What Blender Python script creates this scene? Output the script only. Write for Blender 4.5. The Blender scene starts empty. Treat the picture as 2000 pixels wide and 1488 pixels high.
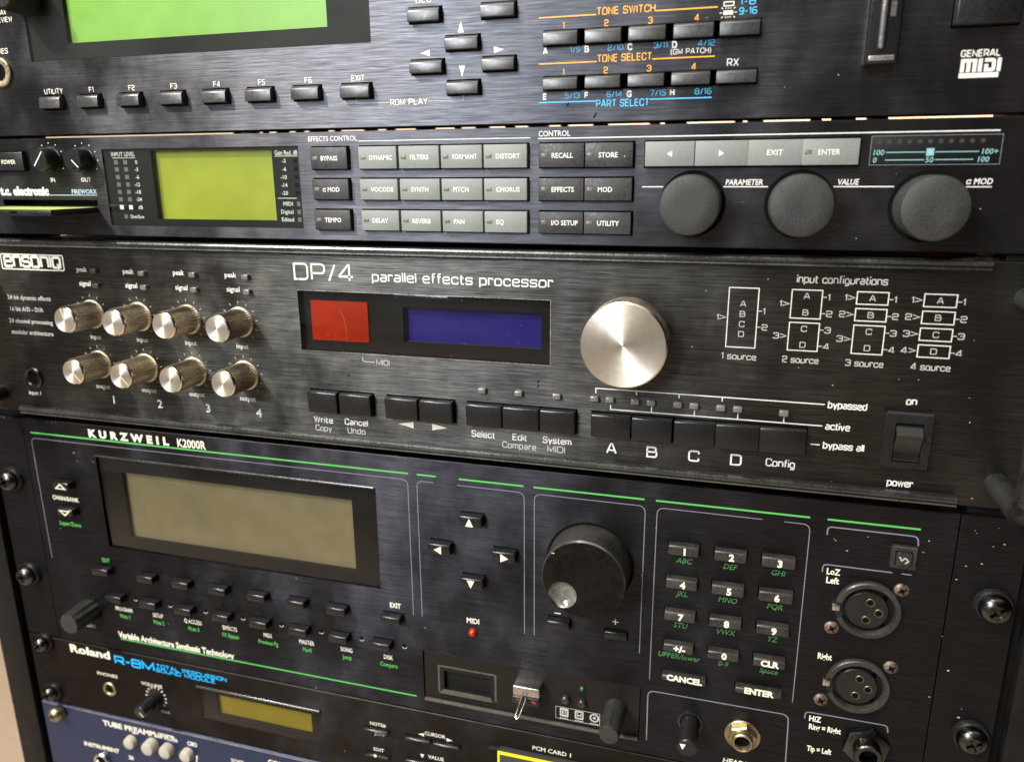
import bpy, bmesh, math, random
from mathutils import Vector, Matrix
random.seed(7)
S = bpy.context.scene
COL = S.collection
MM = 0.001
# ------------------------------------------------------------------ camera
# rack coordinates: millimetres, x to the right, y into the rack (panel fronts at y=0), z up
CAM_POS = (136.41, -297.69, 119.54)
RW = ((0.9591172881608443, 0.2829394261993884, -0.006269661310521802),
      (0.06775028764848956, -0.25105883998782186, -0.9655979273939626),
      (-0.2747797774119026, 0.9256968942185828, -0.2599641012900342))   # right, down, forward
cam = bpy.data.objects.new('camera', bpy.data.cameras.new('camera'))
COL.objects.link(cam)
r, d, f = (Vector(v) for v in RW)
m = Matrix((r, -d, -f)).transposed().to_4x4()
m.translation = Vector(CAM_POS) * MM
cam.matrix_world = m
cam.data.sensor_width = 36.0
cam.data.lens = 1517.19 / 2000 * 36
cam.data.clip_start = 0.02
cam.data.clip_end = 50
cam.data.dof.use_dof = True
cam.data.dof.focus_distance = 0.315
cam.data.dof.aperture_fstop = 10.0
S.camera = cam
# ------------------------------------------------------------------ world, lamps, exposure
W = bpy.data.worlds.new('World'); S.world = W; W.use_nodes = True
nt = W.node_tree
bg = nt.nodes['Background']
# a warm room: pale walls in front of the rack to the left, darker to the right, a light ceiling, uneven clutter
WN = nt.nodes.new; WL = nt.links.new
tc = WN('ShaderNodeTexCoord')
nz = WN('ShaderNodeTexNoise'); nz.inputs['Scale'].default_value = 3.2; nz.inputs['Detail'].default_value = 4
WL(tc.outputs['Generated'], nz.inputs['Vector'])
def wdot(v, a, b, c, d2):
    q = WN('ShaderNodeVectorMath'); q.operation = 'DOT_PRODUCT'; q.inputs[1].default_value = v
    WL(tc.outputs['Generated'], q.inputs[0])
    r_ = WN('ShaderNodeMapRange'); r_.interpolation_type = 'SMOOTHSTEP'
    for k, x in zip(('From Min', 'From Max', 'To Min', 'To Max'), (a, b, c, d2)): r_.inputs[k].default_value = x
    WL(q.outputs['Value'], r_.inputs['Value']); return r_.outputs['Result']
front = wdot((-0.6, -0.8, 0.0), 0.60, 0.97, 0.015, 0.50)
top = wdot((0.0, 0.0, 1.0), 0.62, 0.98, 0.0, 1.3)
nr = WN('ShaderNodeMapRange'); WL(nz.outputs['Fac'], nr.inputs['Value'])
for k, x in zip(('From Min', 'From Max', 'To Min', 'To Max'), (0.36, 0.62, 0.35, 1.25)): nr.inputs[k].default_value = x
mu = WN('ShaderNodeMath'); mu.operation = 'MULTIPLY'; WL(front, mu.inputs[0]); WL(nr.outputs['Result'], mu.inputs[1])
su = WN('ShaderNodeMath'); su.operation = 'ADD'; WL(mu.outputs[0], su.inputs[0]); WL(top, su.inputs[1])
wc = WN('ShaderNodeMix'); wc.data_type = 'RGBA'; wc.blend_type = 'MULTIPLY'; wc.inputs['Factor'].default_value = 1; wc.inputs['A'].default_value = (1.0, 0.92, 0.81, 1)
WL(su.outputs[0], wc.inputs['B']); WL(wc.outputs['Result'], bg.inputs['Color'])
bg.inputs['Strength'].default_value = 0.9

def lamp(name, loc, aim, size, power, color, size_y=None):
    l = bpy.data.lights.new(name, 'AREA'); l.energy = power; l.color = color
    l.shape = 'RECTANGLE'; l.size = size; l.size_y = size_y or size
    o = bpy.data.objects.new(name, l); COL.objects.link(o)
    o.location = Vector(loc)
    o.rotation_euler = (Vector(aim) - Vector(loc)).to_track_quat('-Z', 'Y').to_euler()
    return o
lamp('ceiling_lamp', (-1.14, -1.2, 1.50), (0, 0, 0), 0.10, 56, (1.0, 0.90, 0.76))
lamp('window_lamp', (-0.52, -1.25, 0.66), (0, 0, 0.05), 0.36, 24, (0.90, 0.95, 1.0), 0.7)
lamp('overhead_lamp', (-0.28, -0.62, 1.55), (-0.05, -0.1, 0), 0.7, 13, (1.0, 0.93, 0.82), 0.3)
lamp('added_wall_light', (0.35, 0.6, 0.8), (0.45, 1.2, 0.15), 0.4, 16, (1.0, 0.85, 0.68))  # added fill behind the rack, brightens the wall seen through the gaps
S.view_settings.view_transform = 'Standard'
S.view_settings.look = 'None'
S.view_settings.exposure = 0.0
S.view_settings.gamma = 1.0
S.view_settings.use_curve_mapping = False

# ------------------------------------------------------------------ materials
def newmat(name):
    m = bpy.data.materials.new(name); m.use_nodes = True
    return m, m.node_tree, m.node_tree.nodes['Principled BSDF']
def pm(name, col, rough=0.4, metal=0.0, spec=0.5, coat=0.0, grain=0.0, aniso=0.0, bump=0.0, gscale=900.0):
    m, t, p = newmat(name)
    p.inputs['Base Color'].default_value = (*col, 1)
    p.inputs['Roughness'].default_value = rough
    p.inputs['Metallic'].default_value = metal
    p.inputs['Specular IOR Level'].default_value = spec
    p.inputs['Coat Weight'].default_value = coat
    p.inputs['Coat Roughness'].default_value = 0.08
    if aniso:
        p.inputs['Anisotropic'].default_value = aniso
        tn = t.nodes.new('ShaderNodeTangent'); tn.direction_type = 'UV_MAP'; tn.uv_map = 'UVMap'
        t.links.new(tn.outputs['Tangent'], p.inputs['Tangent'])
    if grain or bump:
        g = t.nodes.new('ShaderNodeNewGeometry')
        n = t.nodes.new('ShaderNodeTexNoise'); n.inputs['Scale'].default_value = gscale; n.inputs['Detail'].default_value = 4
        t.links.new(g.outputs['Position'], n.inputs['Vector'])
        if grain:
            n2 = t.nodes.new('ShaderNodeTexNoise'); n2.inputs['Scale'].default_value = 95; n2.inputs['Detail'].default_value = 5
            t.links.new(g.outputs['Position'], n2.inputs['Vector'])
            ad = t.nodes.new('ShaderNodeMath'); ad.operation = 'ADD'
            t.links.new(n.outputs['Fac'], ad.inputs[0]); t.links.new(n2.outputs['Fac'], ad.inputs[1])
            mr = t.nodes.new('ShaderNodeMapRange')
            mr.inputs['From Min'].default_value = 0.7; mr.inputs['From Max'].default_value = 1.3
            mr.inputs['To Min'].default_value = 1 - grain; mr.inputs['To Max'].default_value = 1 + grain
            t.links.new(ad.outputs[0], mr.inputs['Value'])
            mx = t.nodes.new('ShaderNodeMix'); mx.data_type = 'RGBA'; mx.blend_type = 'MULTIPLY'
            mx.inputs['Factor'].default_value = 1.0
            mx.inputs['A'].default_value = (*col, 1)
            t.links.new(mr.outputs['Result'], mx.inputs['B'])
            t.links.new(mx.outputs['Result'], p.inputs['Base Color'])
            m2 = t.nodes.new('ShaderNodeMath'); m2.operation = 'MULTIPLY'; m2.inputs[1].default_value = rough
            t.links.new(mr.outputs['Result'], m2.inputs[0])
            t.links.new(m2.outputs[0], p.inputs['Roughness'])
        if bump:
            b = t.nodes.new('ShaderNodeBump'); b.inputs['Strength'].default_value = bump; b.inputs['Distance'].default_value = 0.0002
            t.links.new(n.outputs['Fac'], b.inputs['Height'])
            t.links.new(b.outputs['Normal'], p.inputs['Normal'])
    return m
def brushed(name, col, rough=0.36, streak=0.55, diff=(0.0048, 0.0046, 0.0048), smudge=0.3):
    """black anodised aluminium with horizontal brush lines, faint smudges and dust specks"""
    m, t, p = newmat(name)
    N = t.nodes.new; L = t.links.new
    g = N('ShaderNodeNewGeometry')
    def noise(scale, det, rgh=0.55):
        mp = N('ShaderNodeMapping'); mp.inputs['Scale'].default_value = scale
        n = N('ShaderNodeTexNoise'); n.inputs['Scale'].default_value = 1; n.inputs['Detail'].default_value = det
        n.inputs['Roughness'].default_value = rgh
        L(g.outputs['Position'], mp.inputs['Vector']); L(mp.outputs['Vector'], n.inputs['Vector'])
        return n
    fine = noise((75, 75, 3300), 3, 0.7)
    mid = noise((45, 45, 1500), 2)
    blot = noise((26, 26, 22), 5, 0.6)
    spk = N('ShaderNodeTexVoronoi'); spk.inputs['Scale'].default_value = 210; spk.feature = 'F1'
    L(g.outputs['Position'], spk.inputs['Vector'])
    def mrange(src, a, b, c, d2):
        q = N('ShaderNodeMapRange'); q.inputs['From Min'].default_value = a; q.inputs['From Max'].default_value = b
        q.inputs['To Min'].default_value = c; q.inputs['To Max'].default_value = d2
        L(src, q.inputs['Value']); return q.outputs['Result']
    def math2(op, a, b):
        q = N('ShaderNodeMath'); q.operation = op
        for i, v in enumerate((a, b)):
            if isinstance(v, (int, float)): q.inputs[i].default_value = v
            else: L(v, q.inputs[i])
        return q.outputs[0]
    s1 = mrange(fine.outputs['Fac'], 0.3, 0.7, 1 - streak, 1 + streak)
    s2 = mrange(mid.outputs['Fac'], 0.3, 0.7, 1 - streak * 0.6, 1 + streak * 0.6)
    s = math2('MULTIPLY', math2('MULTIPLY', s1, s2), mrange(blot.outputs['Fac'], 0.35, 0.68, 0.72, 1.2))
    mx = N('ShaderNodeMix'); mx.data_type = 'RGBA'; mx.blend_type = 'MULTIPLY'; mx.inputs['Factor'].default_value = 1
    mx.inputs['A'].default_value = (*col, 1)
    L(s, mx.inputs['B'])
    # sparse pale dust specks
    dust = mrange(spk.outputs['Distance'], 0.03, 0.06, 1.0, 0.0)
    keep = math2('GREATER_THAN', spk.outputs['Color'], 0.94)
    dk = math2('MULTIPLY', dust, keep)
    dm = N('ShaderNodeMix'); dm.data_type = 'RGBA'; dm.inputs['B'].default_value = (0.32, 0.29, 0.25, 1)
    L(dk, dm.inputs['Factor']); L(mx.outputs['Result'], dm.inputs['A'])
    ro = math2('MULTIPLY', mrange(blot.outputs['Fac'], 0.35, 0.7, rough * (1 - smudge * 0.4), rough * (1 + smudge)), mrange(fine.outputs['Fac'], 0.3, 0.7, 1.10, 0.90))
    gl = N('ShaderNodeBsdfAnisotropic'); gl.distribution = 'BECKMANN'
    gl.inputs['Anisotropy'].default_value = -0.42
    L(dm.outputs['Result'], gl.inputs['Color']); L(ro, gl.inputs['Roughness'])
    tn = N('ShaderNodeTangent'); tn.direction_type = 'UV_MAP'; tn.uv_map = 'UVMap'
    L(tn.outputs['Tangent'], gl.inputs['Tangent'])
    df = N('ShaderNodeBsdfDiffuse')
    d2 = N('ShaderNodeMix'); d2.data_type = 'RGBA'; d2.inputs['A'].default_value = (*diff, 1); d2.inputs['B'].default_value = (0.26, 0.24, 0.21, 1)
    L(dk, d2.inputs['Factor']); L(d2.outputs['Result'], df.inputs['Color'])
    ad = N('ShaderNodeAddShader'); L(df.outputs[0], ad.inputs[0]); L(gl.outputs[0], ad.inputs[1])
    b = N('ShaderNodeBump'); b.inputs['Strength'].default_value = 0.25; b.inputs['Distance'].default_value = 0.00003
    L(fine.outputs['Fac'], b.inputs['Height']); L(b.outputs['Normal'], gl.inputs['Normal'])
    L(ad.outputs[0], t.nodes['Material Output'].inputs['Surface'])
    t.nodes.remove(p)
    return m
def pane_mat(name, tint, rough=0.03, refl=1.0):
    m = bpy.data.materials.new(name); m.use_nodes = True
    t = m.node_tree; t.nodes.remove(t.nodes['Principled BSDF'])
    out = t.nodes['Material Output']
    tr = t.nodes.new('ShaderNodeBsdfTransparent'); tr.inputs['Color'].default_value = (*tint, 1)
    gl = t.nodes.new('ShaderNodeBsdfGlossy'); gl.inputs['Roughness'].default_value = rough
    gl.inputs['Color'].default_value = (refl, refl, refl, 1)
    fr = t.nodes.new('ShaderNodeFresnel'); fr.inputs['IOR'].default_value = 1.5
    mx = t.nodes.new('ShaderNodeMixShader')
    ge = t.nodes.new('ShaderNodeNewGeometry'); inv = t.nodes.new('ShaderNodeMath'); inv.operation = 'SUBTRACT'; inv.inputs[0].default_value = 1
    mm_ = t.nodes.new('ShaderNodeMath'); mm_.operation = 'MULTIPLY'                  # only the outer face of the slab mirrors
    t.links.new(ge.outputs['Backfacing'], inv.inputs[1]); t.links.new(inv.outputs[0], mm_.inputs[0]); t.links.new(fr.outputs['Fac'], mm_.inputs[1])
    t.links.new(mm_.outputs[0], mx.inputs['Fac'])
    t.links.new(tr.outputs['BSDF'], mx.inputs[1]); t.links.new(gl.outputs['BSDF'], mx.inputs[2])
    t.links.new(mx.outputs['Shader'], out.inputs['Surface'])
    return m

M = {}
M['jv'] = brushed('blue_black_brushed_metal', (0.062, 0.064, 0.074), 0.44, 0.5)
M['fw'] = brushed('black_brushed_metal', (0.052, 0.053, 0.061), 0.44, 0.38)
M['dp'] = brushed('charcoal_brushed_metal', (0.056, 0.056, 0.054), 0.44, 0.75, (0.0065, 0.006, 0.0054))
M['ku'] = brushed('dark_brushed_metal', (0.030, 0.030, 0.036), 0.44, 0.5, (0.0042, 0.004, 0.0042))
M['ro'] = brushed('brown_black_brushed_metal', (0.022, 0.020, 0.019), 0.45, 0.3, (0.007, 0.0055, 0.005))
M['blue'] = pm('blue_anodised_metal', (0.015, 0.025, 0.070), 0.38, 0.3, grain=0.12)
M['trim'] = pm('black_trim', (0.13, 0.135, 0.132), 0.26, 0.9, grain=0.25)
M['plastic'] = pm('black_plastic', (0.009, 0.009, 0.0095), 0.26, spec=0.45, grain=0.15, bump=0.03)
M['jvkey'] = pm('worn_black_key', (0.034, 0.034, 0.035), 0.33, spec=0.7, grain=0.25, bump=0.1)
M['gloss'] = pm('glossy_black_plastic', (0.012, 0.012, 0.013), 0.16, grain=0.2)
M['satin'] = pm('satin_black_plastic', (0.010, 0.010, 0.0105), 0.34, spec=0.4, grain=0.25, bump=0.06)
M['rubber'] = pm('soft_black_rubber', (0.026, 0.026, 0.0255), 0.62, grain=0.35, bump=0.5, gscale=2500)
M['dusty'] = pm('dusty_black_plastic', (0.026, 0.025, 0.023), 0.42, grain=0.45, bump=0.12)
M['greykey'] = pm('grey_green_plastic', (0.20, 0.218, 0.205), 0.5, grain=0.1, bump=0.1)
M['fwkey'] = pm('charcoal_key_plastic', (0.026, 0.026, 0.027), 0.5, grain=0.35, bump=0.25)
M['alu'] = pm('turned_aluminium', (0.93, 0.88, 0.79), 0.38, 1.0, aniso=0.75, grain=0.06, gscale=400)
M['alurim'] = pm('polished_aluminium', (0.85, 0.78, 0.68), 0.2, 1.0)
M['knurl'] = pm('knurled_aluminium', (0.78, 0.70, 0.57), 0.42, 1.0, grain=0.3)
M['steel'] = pm('dark_steel', (0.085, 0.084, 0.082), 0.27, 1.0, grain=0.3)
M['bright'] = pm('bright_steel', (0.55, 0.53, 0.50), 0.25, 1.0, grain=0.2)
M['brass'] = pm('brass', (0.40, 0.34, 0.22), 0.40, 1.0, grain=0.3)
M['goldmark'] = pm('gold_filled_line', (0.80, 0.62, 0.30), 0.5)
M['edge'] = pm('cut_edge_glint', (0.62, 0.60, 0.56), 0.3, 1.0, grain=0.3)  # bright strip colour painting the glint along the window's cut edge
M['wheel'] = pm('dusty_gloss_black', (0.006, 0.0056, 0.0052), 0.14, spec=0.14, grain=0.5, gscale=420)
M['darkmetal'] = pm('worn_black_metal', (0.016, 0.0155, 0.015), 0.42, grain=0.5, bump=0.2)
M['rocker'] = pm('rocker_plastic', (0.007, 0.007, 0.0075), 0.28, spec=0.6, grain=0.2)
M['pin'] = pm('dull_pin_socket', (0.24, 0.21, 0.14), 0.4, 1.0)
M['scratchmat'] = pm('pane_scratch', (0.22, 0.20, 0.18), 0.6)
M['blueedge'] = pm('blue_edge_highlight', (0.42, 0.46, 0.60), 0.32, 0.9, grain=0.3)  # pale colour painting a highlight along the blue panel's top edge
M['leddim'] = pm('unlit_segment', (0.13, 0.125, 0.115), 0.4)
M['alurim2'] = pm('shiny_dial_rim', (0.16, 0.16, 0.155), 0.2, 0.8)
M['trimedge'] = pm('trim_edge_highlight', (0.30, 0.315, 0.305), 0.30, 1.0, grain=0.15)  # bright faces painting highlight lines along the trim lips
M['ribmat'] = pm('rib_highlight', (0.50, 0.50, 0.52), 0.18, 0.8, grain=0.3)  # light colour painting the glare on the slot's ribs and lower lip
M['rust'] = pm('rusty_steel', (0.17, 0.13, 0.10), 0.5, 0.8, grain=0.6)
M['hole'] = pm('dark_recess', (0.004, 0.004, 0.004), 0.8, spec=0.05)
M['chassis'] = pm('chassis_metal', (0.022, 0.021, 0.021), 0.7, 0.0, grain=0.2)
M['white'] = pm('white_print', (0.67, 0.67, 0.645), 0.5, grain=0.12, gscale=350)
M['cream'] = pm('cream_print', (0.78, 0.745, 0.62), 0.5, grain=0.12, gscale=350)
M['grey'] = pm('grey_print', (0.46, 0.45, 0.43), 0.5)
M['dimline'] = pm('slate_print', (0.17, 0.18, 0.23), 0.5)
M['orange'] = pm('orange_print', (0.90, 0.42, 0.02), 0.5)
M['cyan'] = pm('blue_print', (0.07, 0.52, 0.90), 0.5)
M['sky'] = pm('cyan_print', (0.0, 0.40, 0.85), 0.5)
M['green'] = pm('green_print', (0.08, 0.43, 0.09), 0.5)
M['dgreen'] = pm('dark_green_print', (0.05, 0.22, 0.06), 0.5)
M['teal'] = pm('pale_teal_print', (0.19, 0.42, 0.44), 0.5)
M['steelblue'] = pm('pale_blue_print', (0.35, 0.48, 0.58), 0.5)
M['chip'] = pm('bare_metal_chip', (0.36, 0.33, 0.28), 0.5, grain=0.4)
M['lcdjv'] = pm('green_display', (0.215, 0.43, 0.055), 0.40, spec=0.6, grain=0.10, gscale=14)
M['lcdfw'] = pm('lime_display', (0.30, 0.33, 0.018), 0.40, spec=0.5, grain=0.10, gscale=16)
M['lcdku'] = pm('olive_display', (0.19, 0.172, 0.098), 0.42, spec=0.7, grain=0.14, gscale=16)
M['lcdro'] = pm('amber_display', (0.27, 0.215, 0.010), 0.5, grain=0.1)
M['ledred'] = pm('red_display', (0.36, 0.020, 0.002), 0.6, spec=0.15, grain=0.12)
M['lcdblue'] = pm('blue_display', (0.018, 0.014, 0.19), 0.5, spec=0.2, grain=0.08)
M['lcdrim'] = pm('dark_blue_frame', (0.012, 0.012, 0.05), 0.5)
M['mask'] = pm('black_display_mask', (0.007, 0.007, 0.0075), 0.5, spec=0.2)
M['pane'] = pane_mat('clear_pane', (0.93, 0.95, 0.93))
M['smoke'] = pane_mat('smoked_pane', (0.90, 0.89, 0.87), 0.06, 0.6)
M['ledclear'] = pm('clear_lamp_lens', (0.14, 0.13, 0.12), 0.18, coat=1.0)
M['leddark'] = pm('dark_lamp_lens', (0.05, 0.045, 0.04), 0.25)
M['fwled'] = pm('brown_lamp_lens', (0.145, 0.125, 0.10), 0.35, grain=0.3)
M['redled'] = pm('red_lamp_lens', (0.40, 0.018, 0.01), 0.2, coat=0.5)
M['grnled'] = pm('green_lamp_lens', (0.008, 0.10, 0.035), 0.2, coat=0.4)
M['clearcap'] = pm('milky_cap', (0.40, 0.375, 0.31), 0.3, grain=0.1)
M['cardgreen'] = pm('green_card_label', (0.42, 0.55, 0.12), 0.5, grain=0.2)
M['yellow'] = pm('yellow_card_edge', (0.85, 0.70, 0.01), 0.4)
M['redcable'] = pm('red_cable', (0.45, 0.06, 0.05), 0.5)
M['pink'] = pm('pale_cable', (0.50, 0.36, 0.33), 0.5)
M['wall'] = pm('beige_plaster', (0.72, 0.58, 0.45), 0.8, grain=0.06, gscale=40)

M['railmat'] = pm('black_painted_steel', (0.006, 0.0056, 0.0056), 0.55, spec=0.2, grain=0.3)
M['brownplastic'] = pm('brown_black_plastic', (0.009, 0.0075, 0.0065), 0.5, spec=0.25, grain=0.15)
M['ledge'] = pm('worn_grey_plastic', (0.075, 0.068, 0.06), 0.45, grain=0.3)
M['greycard'] = pm('dark_grey_card', (0.035, 0.035, 0.034), 0.5)
M['dimple'] = pm('lightened_dimple', (0.13, 0.125, 0.115), 0.2, spec=1.0, grain=0.6, gscale=500)  # base colour lightened to paint the shine inside the dimple
def wood():
    m, t, p = newmat('pale_floorboards')
    g = t.nodes.new('ShaderNodeNewGeometry'); mp = t.nodes.new('ShaderNodeMapping'); mp.inputs['Scale'].default_value = (3, 30, 3)
    n = t.nodes.new('ShaderNodeTexNoise'); n.inputs['Detail'].default_value = 5
    r_ = t.nodes.new('ShaderNodeValToRGB'); r_.color_ramp.elements[0].color = (0.34, 0.275, 0.21, 1); r_.color_ramp.elements[1].color = (0.48, 0.395, 0.31, 1)
    t.links.new(g.outputs['Position'], mp.inputs['Vector']); t.links.new(mp.outputs['Vector'], n.inputs['Vector']); t.links.new(n.outputs['Fac'], r_.inputs['Fac']); t.links.new(r_.outputs['Color'], p.inputs['Base Color'])
    p.inputs['Roughness'].default_value = 0.5
    return m
M['floor'] = wood()

# ------------------------------------------------------------------ mesh helpers (all in rack mm)
ORG = {}
def new(): return bmesh.new()
def part(name, bm, mats, parent=None, origin=None, label=None):
    if isinstance(mats, str): mats = [mats]
    if origin is None:
        xs = [v.co for v in bm.verts]
        origin = Vector([(min(c[i] for c in xs) + max(c[i] for c in xs)) / 2 for i in range(3)])
    origin = Vector(origin)
    uv = bm.loops.layers.uv.get('UVMap')
    if uv is None: uv = bm.loops.layers.uv.new('UVMap')
    tag = bm.faces.layers.int.get('haveuv')
    for f in bm.faces:
        f.smooth = True
        if tag is None or not f[tag]:
            for l in f.loops: l[uv].uv = (l.vert.co.z * .01, l.vert.co.x * .01)
    for v in bm.verts: v.co = (v.co - origin) * MM
    me = bpy.data.meshes.new(name)
    bm.to_mesh(me); bm.free()
    me.set_sharp_from_angle(angle=math.radians(34))
    for k in mats: me.materials.append(M[k])
    o = bpy.data.objects.new(name, me); COL.objects.link(o)
    ORG[o.name] = origin
    if parent is not None:
        o.parent = parent
        o.location = (origin - ORG[parent.name]) * MM
    else: o.location = origin * MM
    if label: o['label'] = label
    return o
def thing(name, label, cat, org, group=None):
    o = bpy.data.objects.new(name, None); COL.objects.link(o)
    o.empty_display_size = 0.02
    ORG[o.name] = Vector(org); o.location = Vector(org) * MM
    o['label'] = label; o['category'] = cat
    if group: o['group'] = group
    return o
def tag(o, label, cat, group=None):
    o['label'] = label; o['category'] = cat
    if group: o['group'] = group
def merge(dst, src, mat):
    vm = {v: dst.verts.new(v.co) for v in src.verts}
    for f in src.faces:
        try: g = dst.faces.new([vm[v] for v in f.verts]); g.material_index = mat
        except ValueError: pass
    src.free()
def box(bm, x0, x1, y0, y1, z0, z1, bev=0.0, mat=0, seg=2):
    t = bmesh.new()
    vs = [t.verts.new((x, y, z)) for x in (x0, x1) for y in (y0, y1) for z in (z0, z1)]
    for q in ((0,1,3,2),(4,6,7,5),(0,4,5,1),(2,3,7,6),(0,2,6,4),(1,5,7,3)): t.faces.new([vs[i] for i in q])
    if bev: bmesh.ops.bevel(t, geom=list(t.edges), offset=bev, segments=seg, affect='EDGES', profile=0.5)
    bmesh.ops.recalc_face_normals(t, faces=t.faces)
    merge(bm, t, mat)
def key(bm, x0, z0, x1, z1, d, rt=0.8, rb=0.3, rs=0.3, back=2.5, mat=0, lean=0.0):
    """a push button: its profile (rounded top and bottom front edge) runs along x; the front leans by `lean`"""
    t = bmesh.new()
    pts = [(back, z0)]
    for i in range(4):
        a = math.pi / 2 * i / 3
        pts.append((-d + rb - rb * math.sin(a), z0 + rb - rb * math.cos(a)))
    for i in range(6):
        a = math.pi / 2 * i / 5
        pts.append((-d + lean + rt - rt * math.cos(a), z1 - rt + rt * math.sin(a)))
    pts.append((back, z1))
    A = [t.verts.new((x0, y, z)) for y, z in pts]; B = [t.verts.new((x1, y, z)) for y, z in pts]
    n = len(pts)
    for i in range(n): t.faces.new((A[i], A[(i+1) % n], B[(i+1) % n], B[i]))
    fa = t.faces.new(A); fb = t.faces.new(B)
    if rs:
        eds = [e for e in set(fa.edges) | set(fb.edges) if all(v.co.y < back - .01 for v in e.verts)]
        bmesh.ops.bevel(t, geom=eds, offset=rs, segments=2, affect='EDGES', profile=0.5)
    bmesh.ops.recalc_face_normals(t, faces=t.faces)
    merge(bm, t, mat)
def lathe(bm, cx, cz, prof, n=40, mat=0, a0=0.0, a1=2*math.pi, teeth=None, tip=0.0):
    """turned shape about an axis along y; prof = [(radius, distance out of the panel)]"""
    uv = bm.loops.layers.uv.get('UVMap') or bm.loops.layers.uv.new('UVMap')
    tg = bm.faces.layers.int.get('haveuv') or bm.faces.layers.int.new('haveuv')
    full = abs(a1 - a0 - 2*math.pi) < 1e-6
    cols = []
    k = n if full else n + 1
    arc = [0]
    for i in range(1, len(prof)): arc.append(arc[-1] + math.hypot(prof[i][0]-prof[i-1][0], prof[i][1]-prof[i-1][1]) + 1e-6)
    cv = {}
    for j in range(k):
        a = a0 + (a1 - a0) * j / n
        c = []
        for i, (rr, dd) in enumerate(prof):
            if rr < 1e-6:
                if i not in cv: cv[i] = bm.verts.new((cx, -dd, cz))
                c.append(cv[i]); continue
            q = rr - (tip if teeth and i in teeth and j % 2 else 0)
            c.append(bm.verts.new((cx + q*math.cos(a), -dd, cz + q*math.sin(a))))
        cols.append(c)
    new_f = []
    for j in range(n):
        A = cols[j]; B = cols[(j+1) % k]
        for i in range(len(prof)-1):
            vs = [A[i], A[i+1], B[i+1], B[i]]; us = [(arc[i], j), (arc[i+1], j), (arc[i+1], j+1), (arc[i], j+1)]
            seen = []; uu = []
            for v, u in zip(vs, us):
                if v not in seen: seen.append(v); uu.append(u)
            if len(seen) < 3: continue
            f = bm.faces.new(seen); f.material_index = mat; f[tg] = 1
            for l, u in zip(f.loops, uu): l[uv].uv = (u[0]*.1, u[1] / n)
            new_f.append(f)
    return new_f
def disc(bm, cx, cz, rr, dd, n=28, mat=0): lathe(bm, cx, cz, [(rr, dd), (0, dd)], n, mat)
def tube(bm, pts, rad, n=10, mat=0):
    pts = [Vector(p) for p in pts]; rings = []
    for i, p in enumerate(pts):
        tdir = (pts[min(i+1, len(pts)-1)] - pts[max(i-1, 0)]).normalized()
        up = Vector((0, 0, 1)) if abs(tdir.z) < .9 else Vector((1, 0, 0))
        u = tdir.cross(up).normalized(); w = tdir.cross(u).normalized()
        rings.append([bm.verts.new(p + rad*(math.cos(2*math.pi*k/n)*u + math.sin(2*math.pi*k/n)*w)) for k in range(n)])
    for a, b in zip(rings, rings[1:]):
        for k in range(n):
            f = bm.faces.new((a[k], a[(k+1) % n], b[(k+1) % n], b[k])); f.material_index = mat
    for rg in (rings[0], rings[-1]):
        f = bm.faces.new(rg); f.material_index = mat
    bmesh.ops.recalc_face_normals(bm, faces=bm.faces)
def plate(bm, x0, x1, z0, z1, holes=(), thick=12.0, ch=0.3, y=0.0, mat=0):
    """front plate with rectangular openings (x0,z0,x1,z1), chamfered top and bottom edges"""
    za, zb = z0 + ch, z1 - ch
    H = [(max(a, x0), max(b, za), min(c, x1), min(e, zb)) for a, b, c, e in holes]
    xs = sorted({x0, x1, *[h[0] for h in H], *[h[2] for h in H]}); zs = sorted({za, zb, *[h[1] for h in H], *[h[3] for h in H]})
    V = {}
    def v(x, yy, z):
        kk = (round(x, 4), round(yy, 4), round(z, 4))
        if kk not in V: V[kk] = bm.verts.new((x, yy, z))
        return V[kk]
    def q(*p):
        f = bm.faces.new([v(*c) for c in p]); f.material_index = mat; return f
    solid = {}
    for i in range(len(xs)-1):
        for j in range(len(zs)-1):
            mx, mz = (xs[i]+xs[i+1])/2, (zs[j]+zs[j+1])/2
            solid[i, j] = not any(h[0] < mx < h[2] and h[1] < mz < h[3] for h in H)
    b = y + thick
    for (i, j), ok in solid.items():
        if not ok: continue
        a0, a1, c0, c1 = xs[i], xs[i+1], zs[j], zs[j+1]
        q((a0, y, c0), (a1, y, c0), (a1, y, c1), (a0, y, c1))
        if not solid.get((i-1, j)): q((a0, y, c0), (a0, y, c1), (a0, b, c1), (a0, b, c0))
        if not solid.get((i+1, j)): q((a1, y, c1), (a1, y, c0), (a1, b, c0), (a1, b, c1))
        if j > 0 and not solid[i, j-1]: q((a1, y, c0), (a0, y, c0), (a0, b, c0), (a1, b, c0))
        if j < len(zs)-2 and not solid[i, j+1]: q((a0, y, c1), (a1, y, c1), (a1, b, c1), (a0, b, c1))
        if j == 0: q((a0, y, za), (a0, y+ch, z0), (a1, y+ch, z0), (a1, y, za)); q((a0, y+ch, z0), (a0, b, z0), (a1, b, z0), (a1, y+ch, z0))
        if j == len(zs)-2: q((a1, y, zb), (a1, y+ch, z1), (a0, y+ch, z1), (a0, y, zb)); q((a1, y+ch, z1), (a1, b, z1), (a0, b, z1), (a0, y+ch, z1))
    bmesh.ops.recalc_face_normals(bm, faces=bm.faces)
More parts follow.
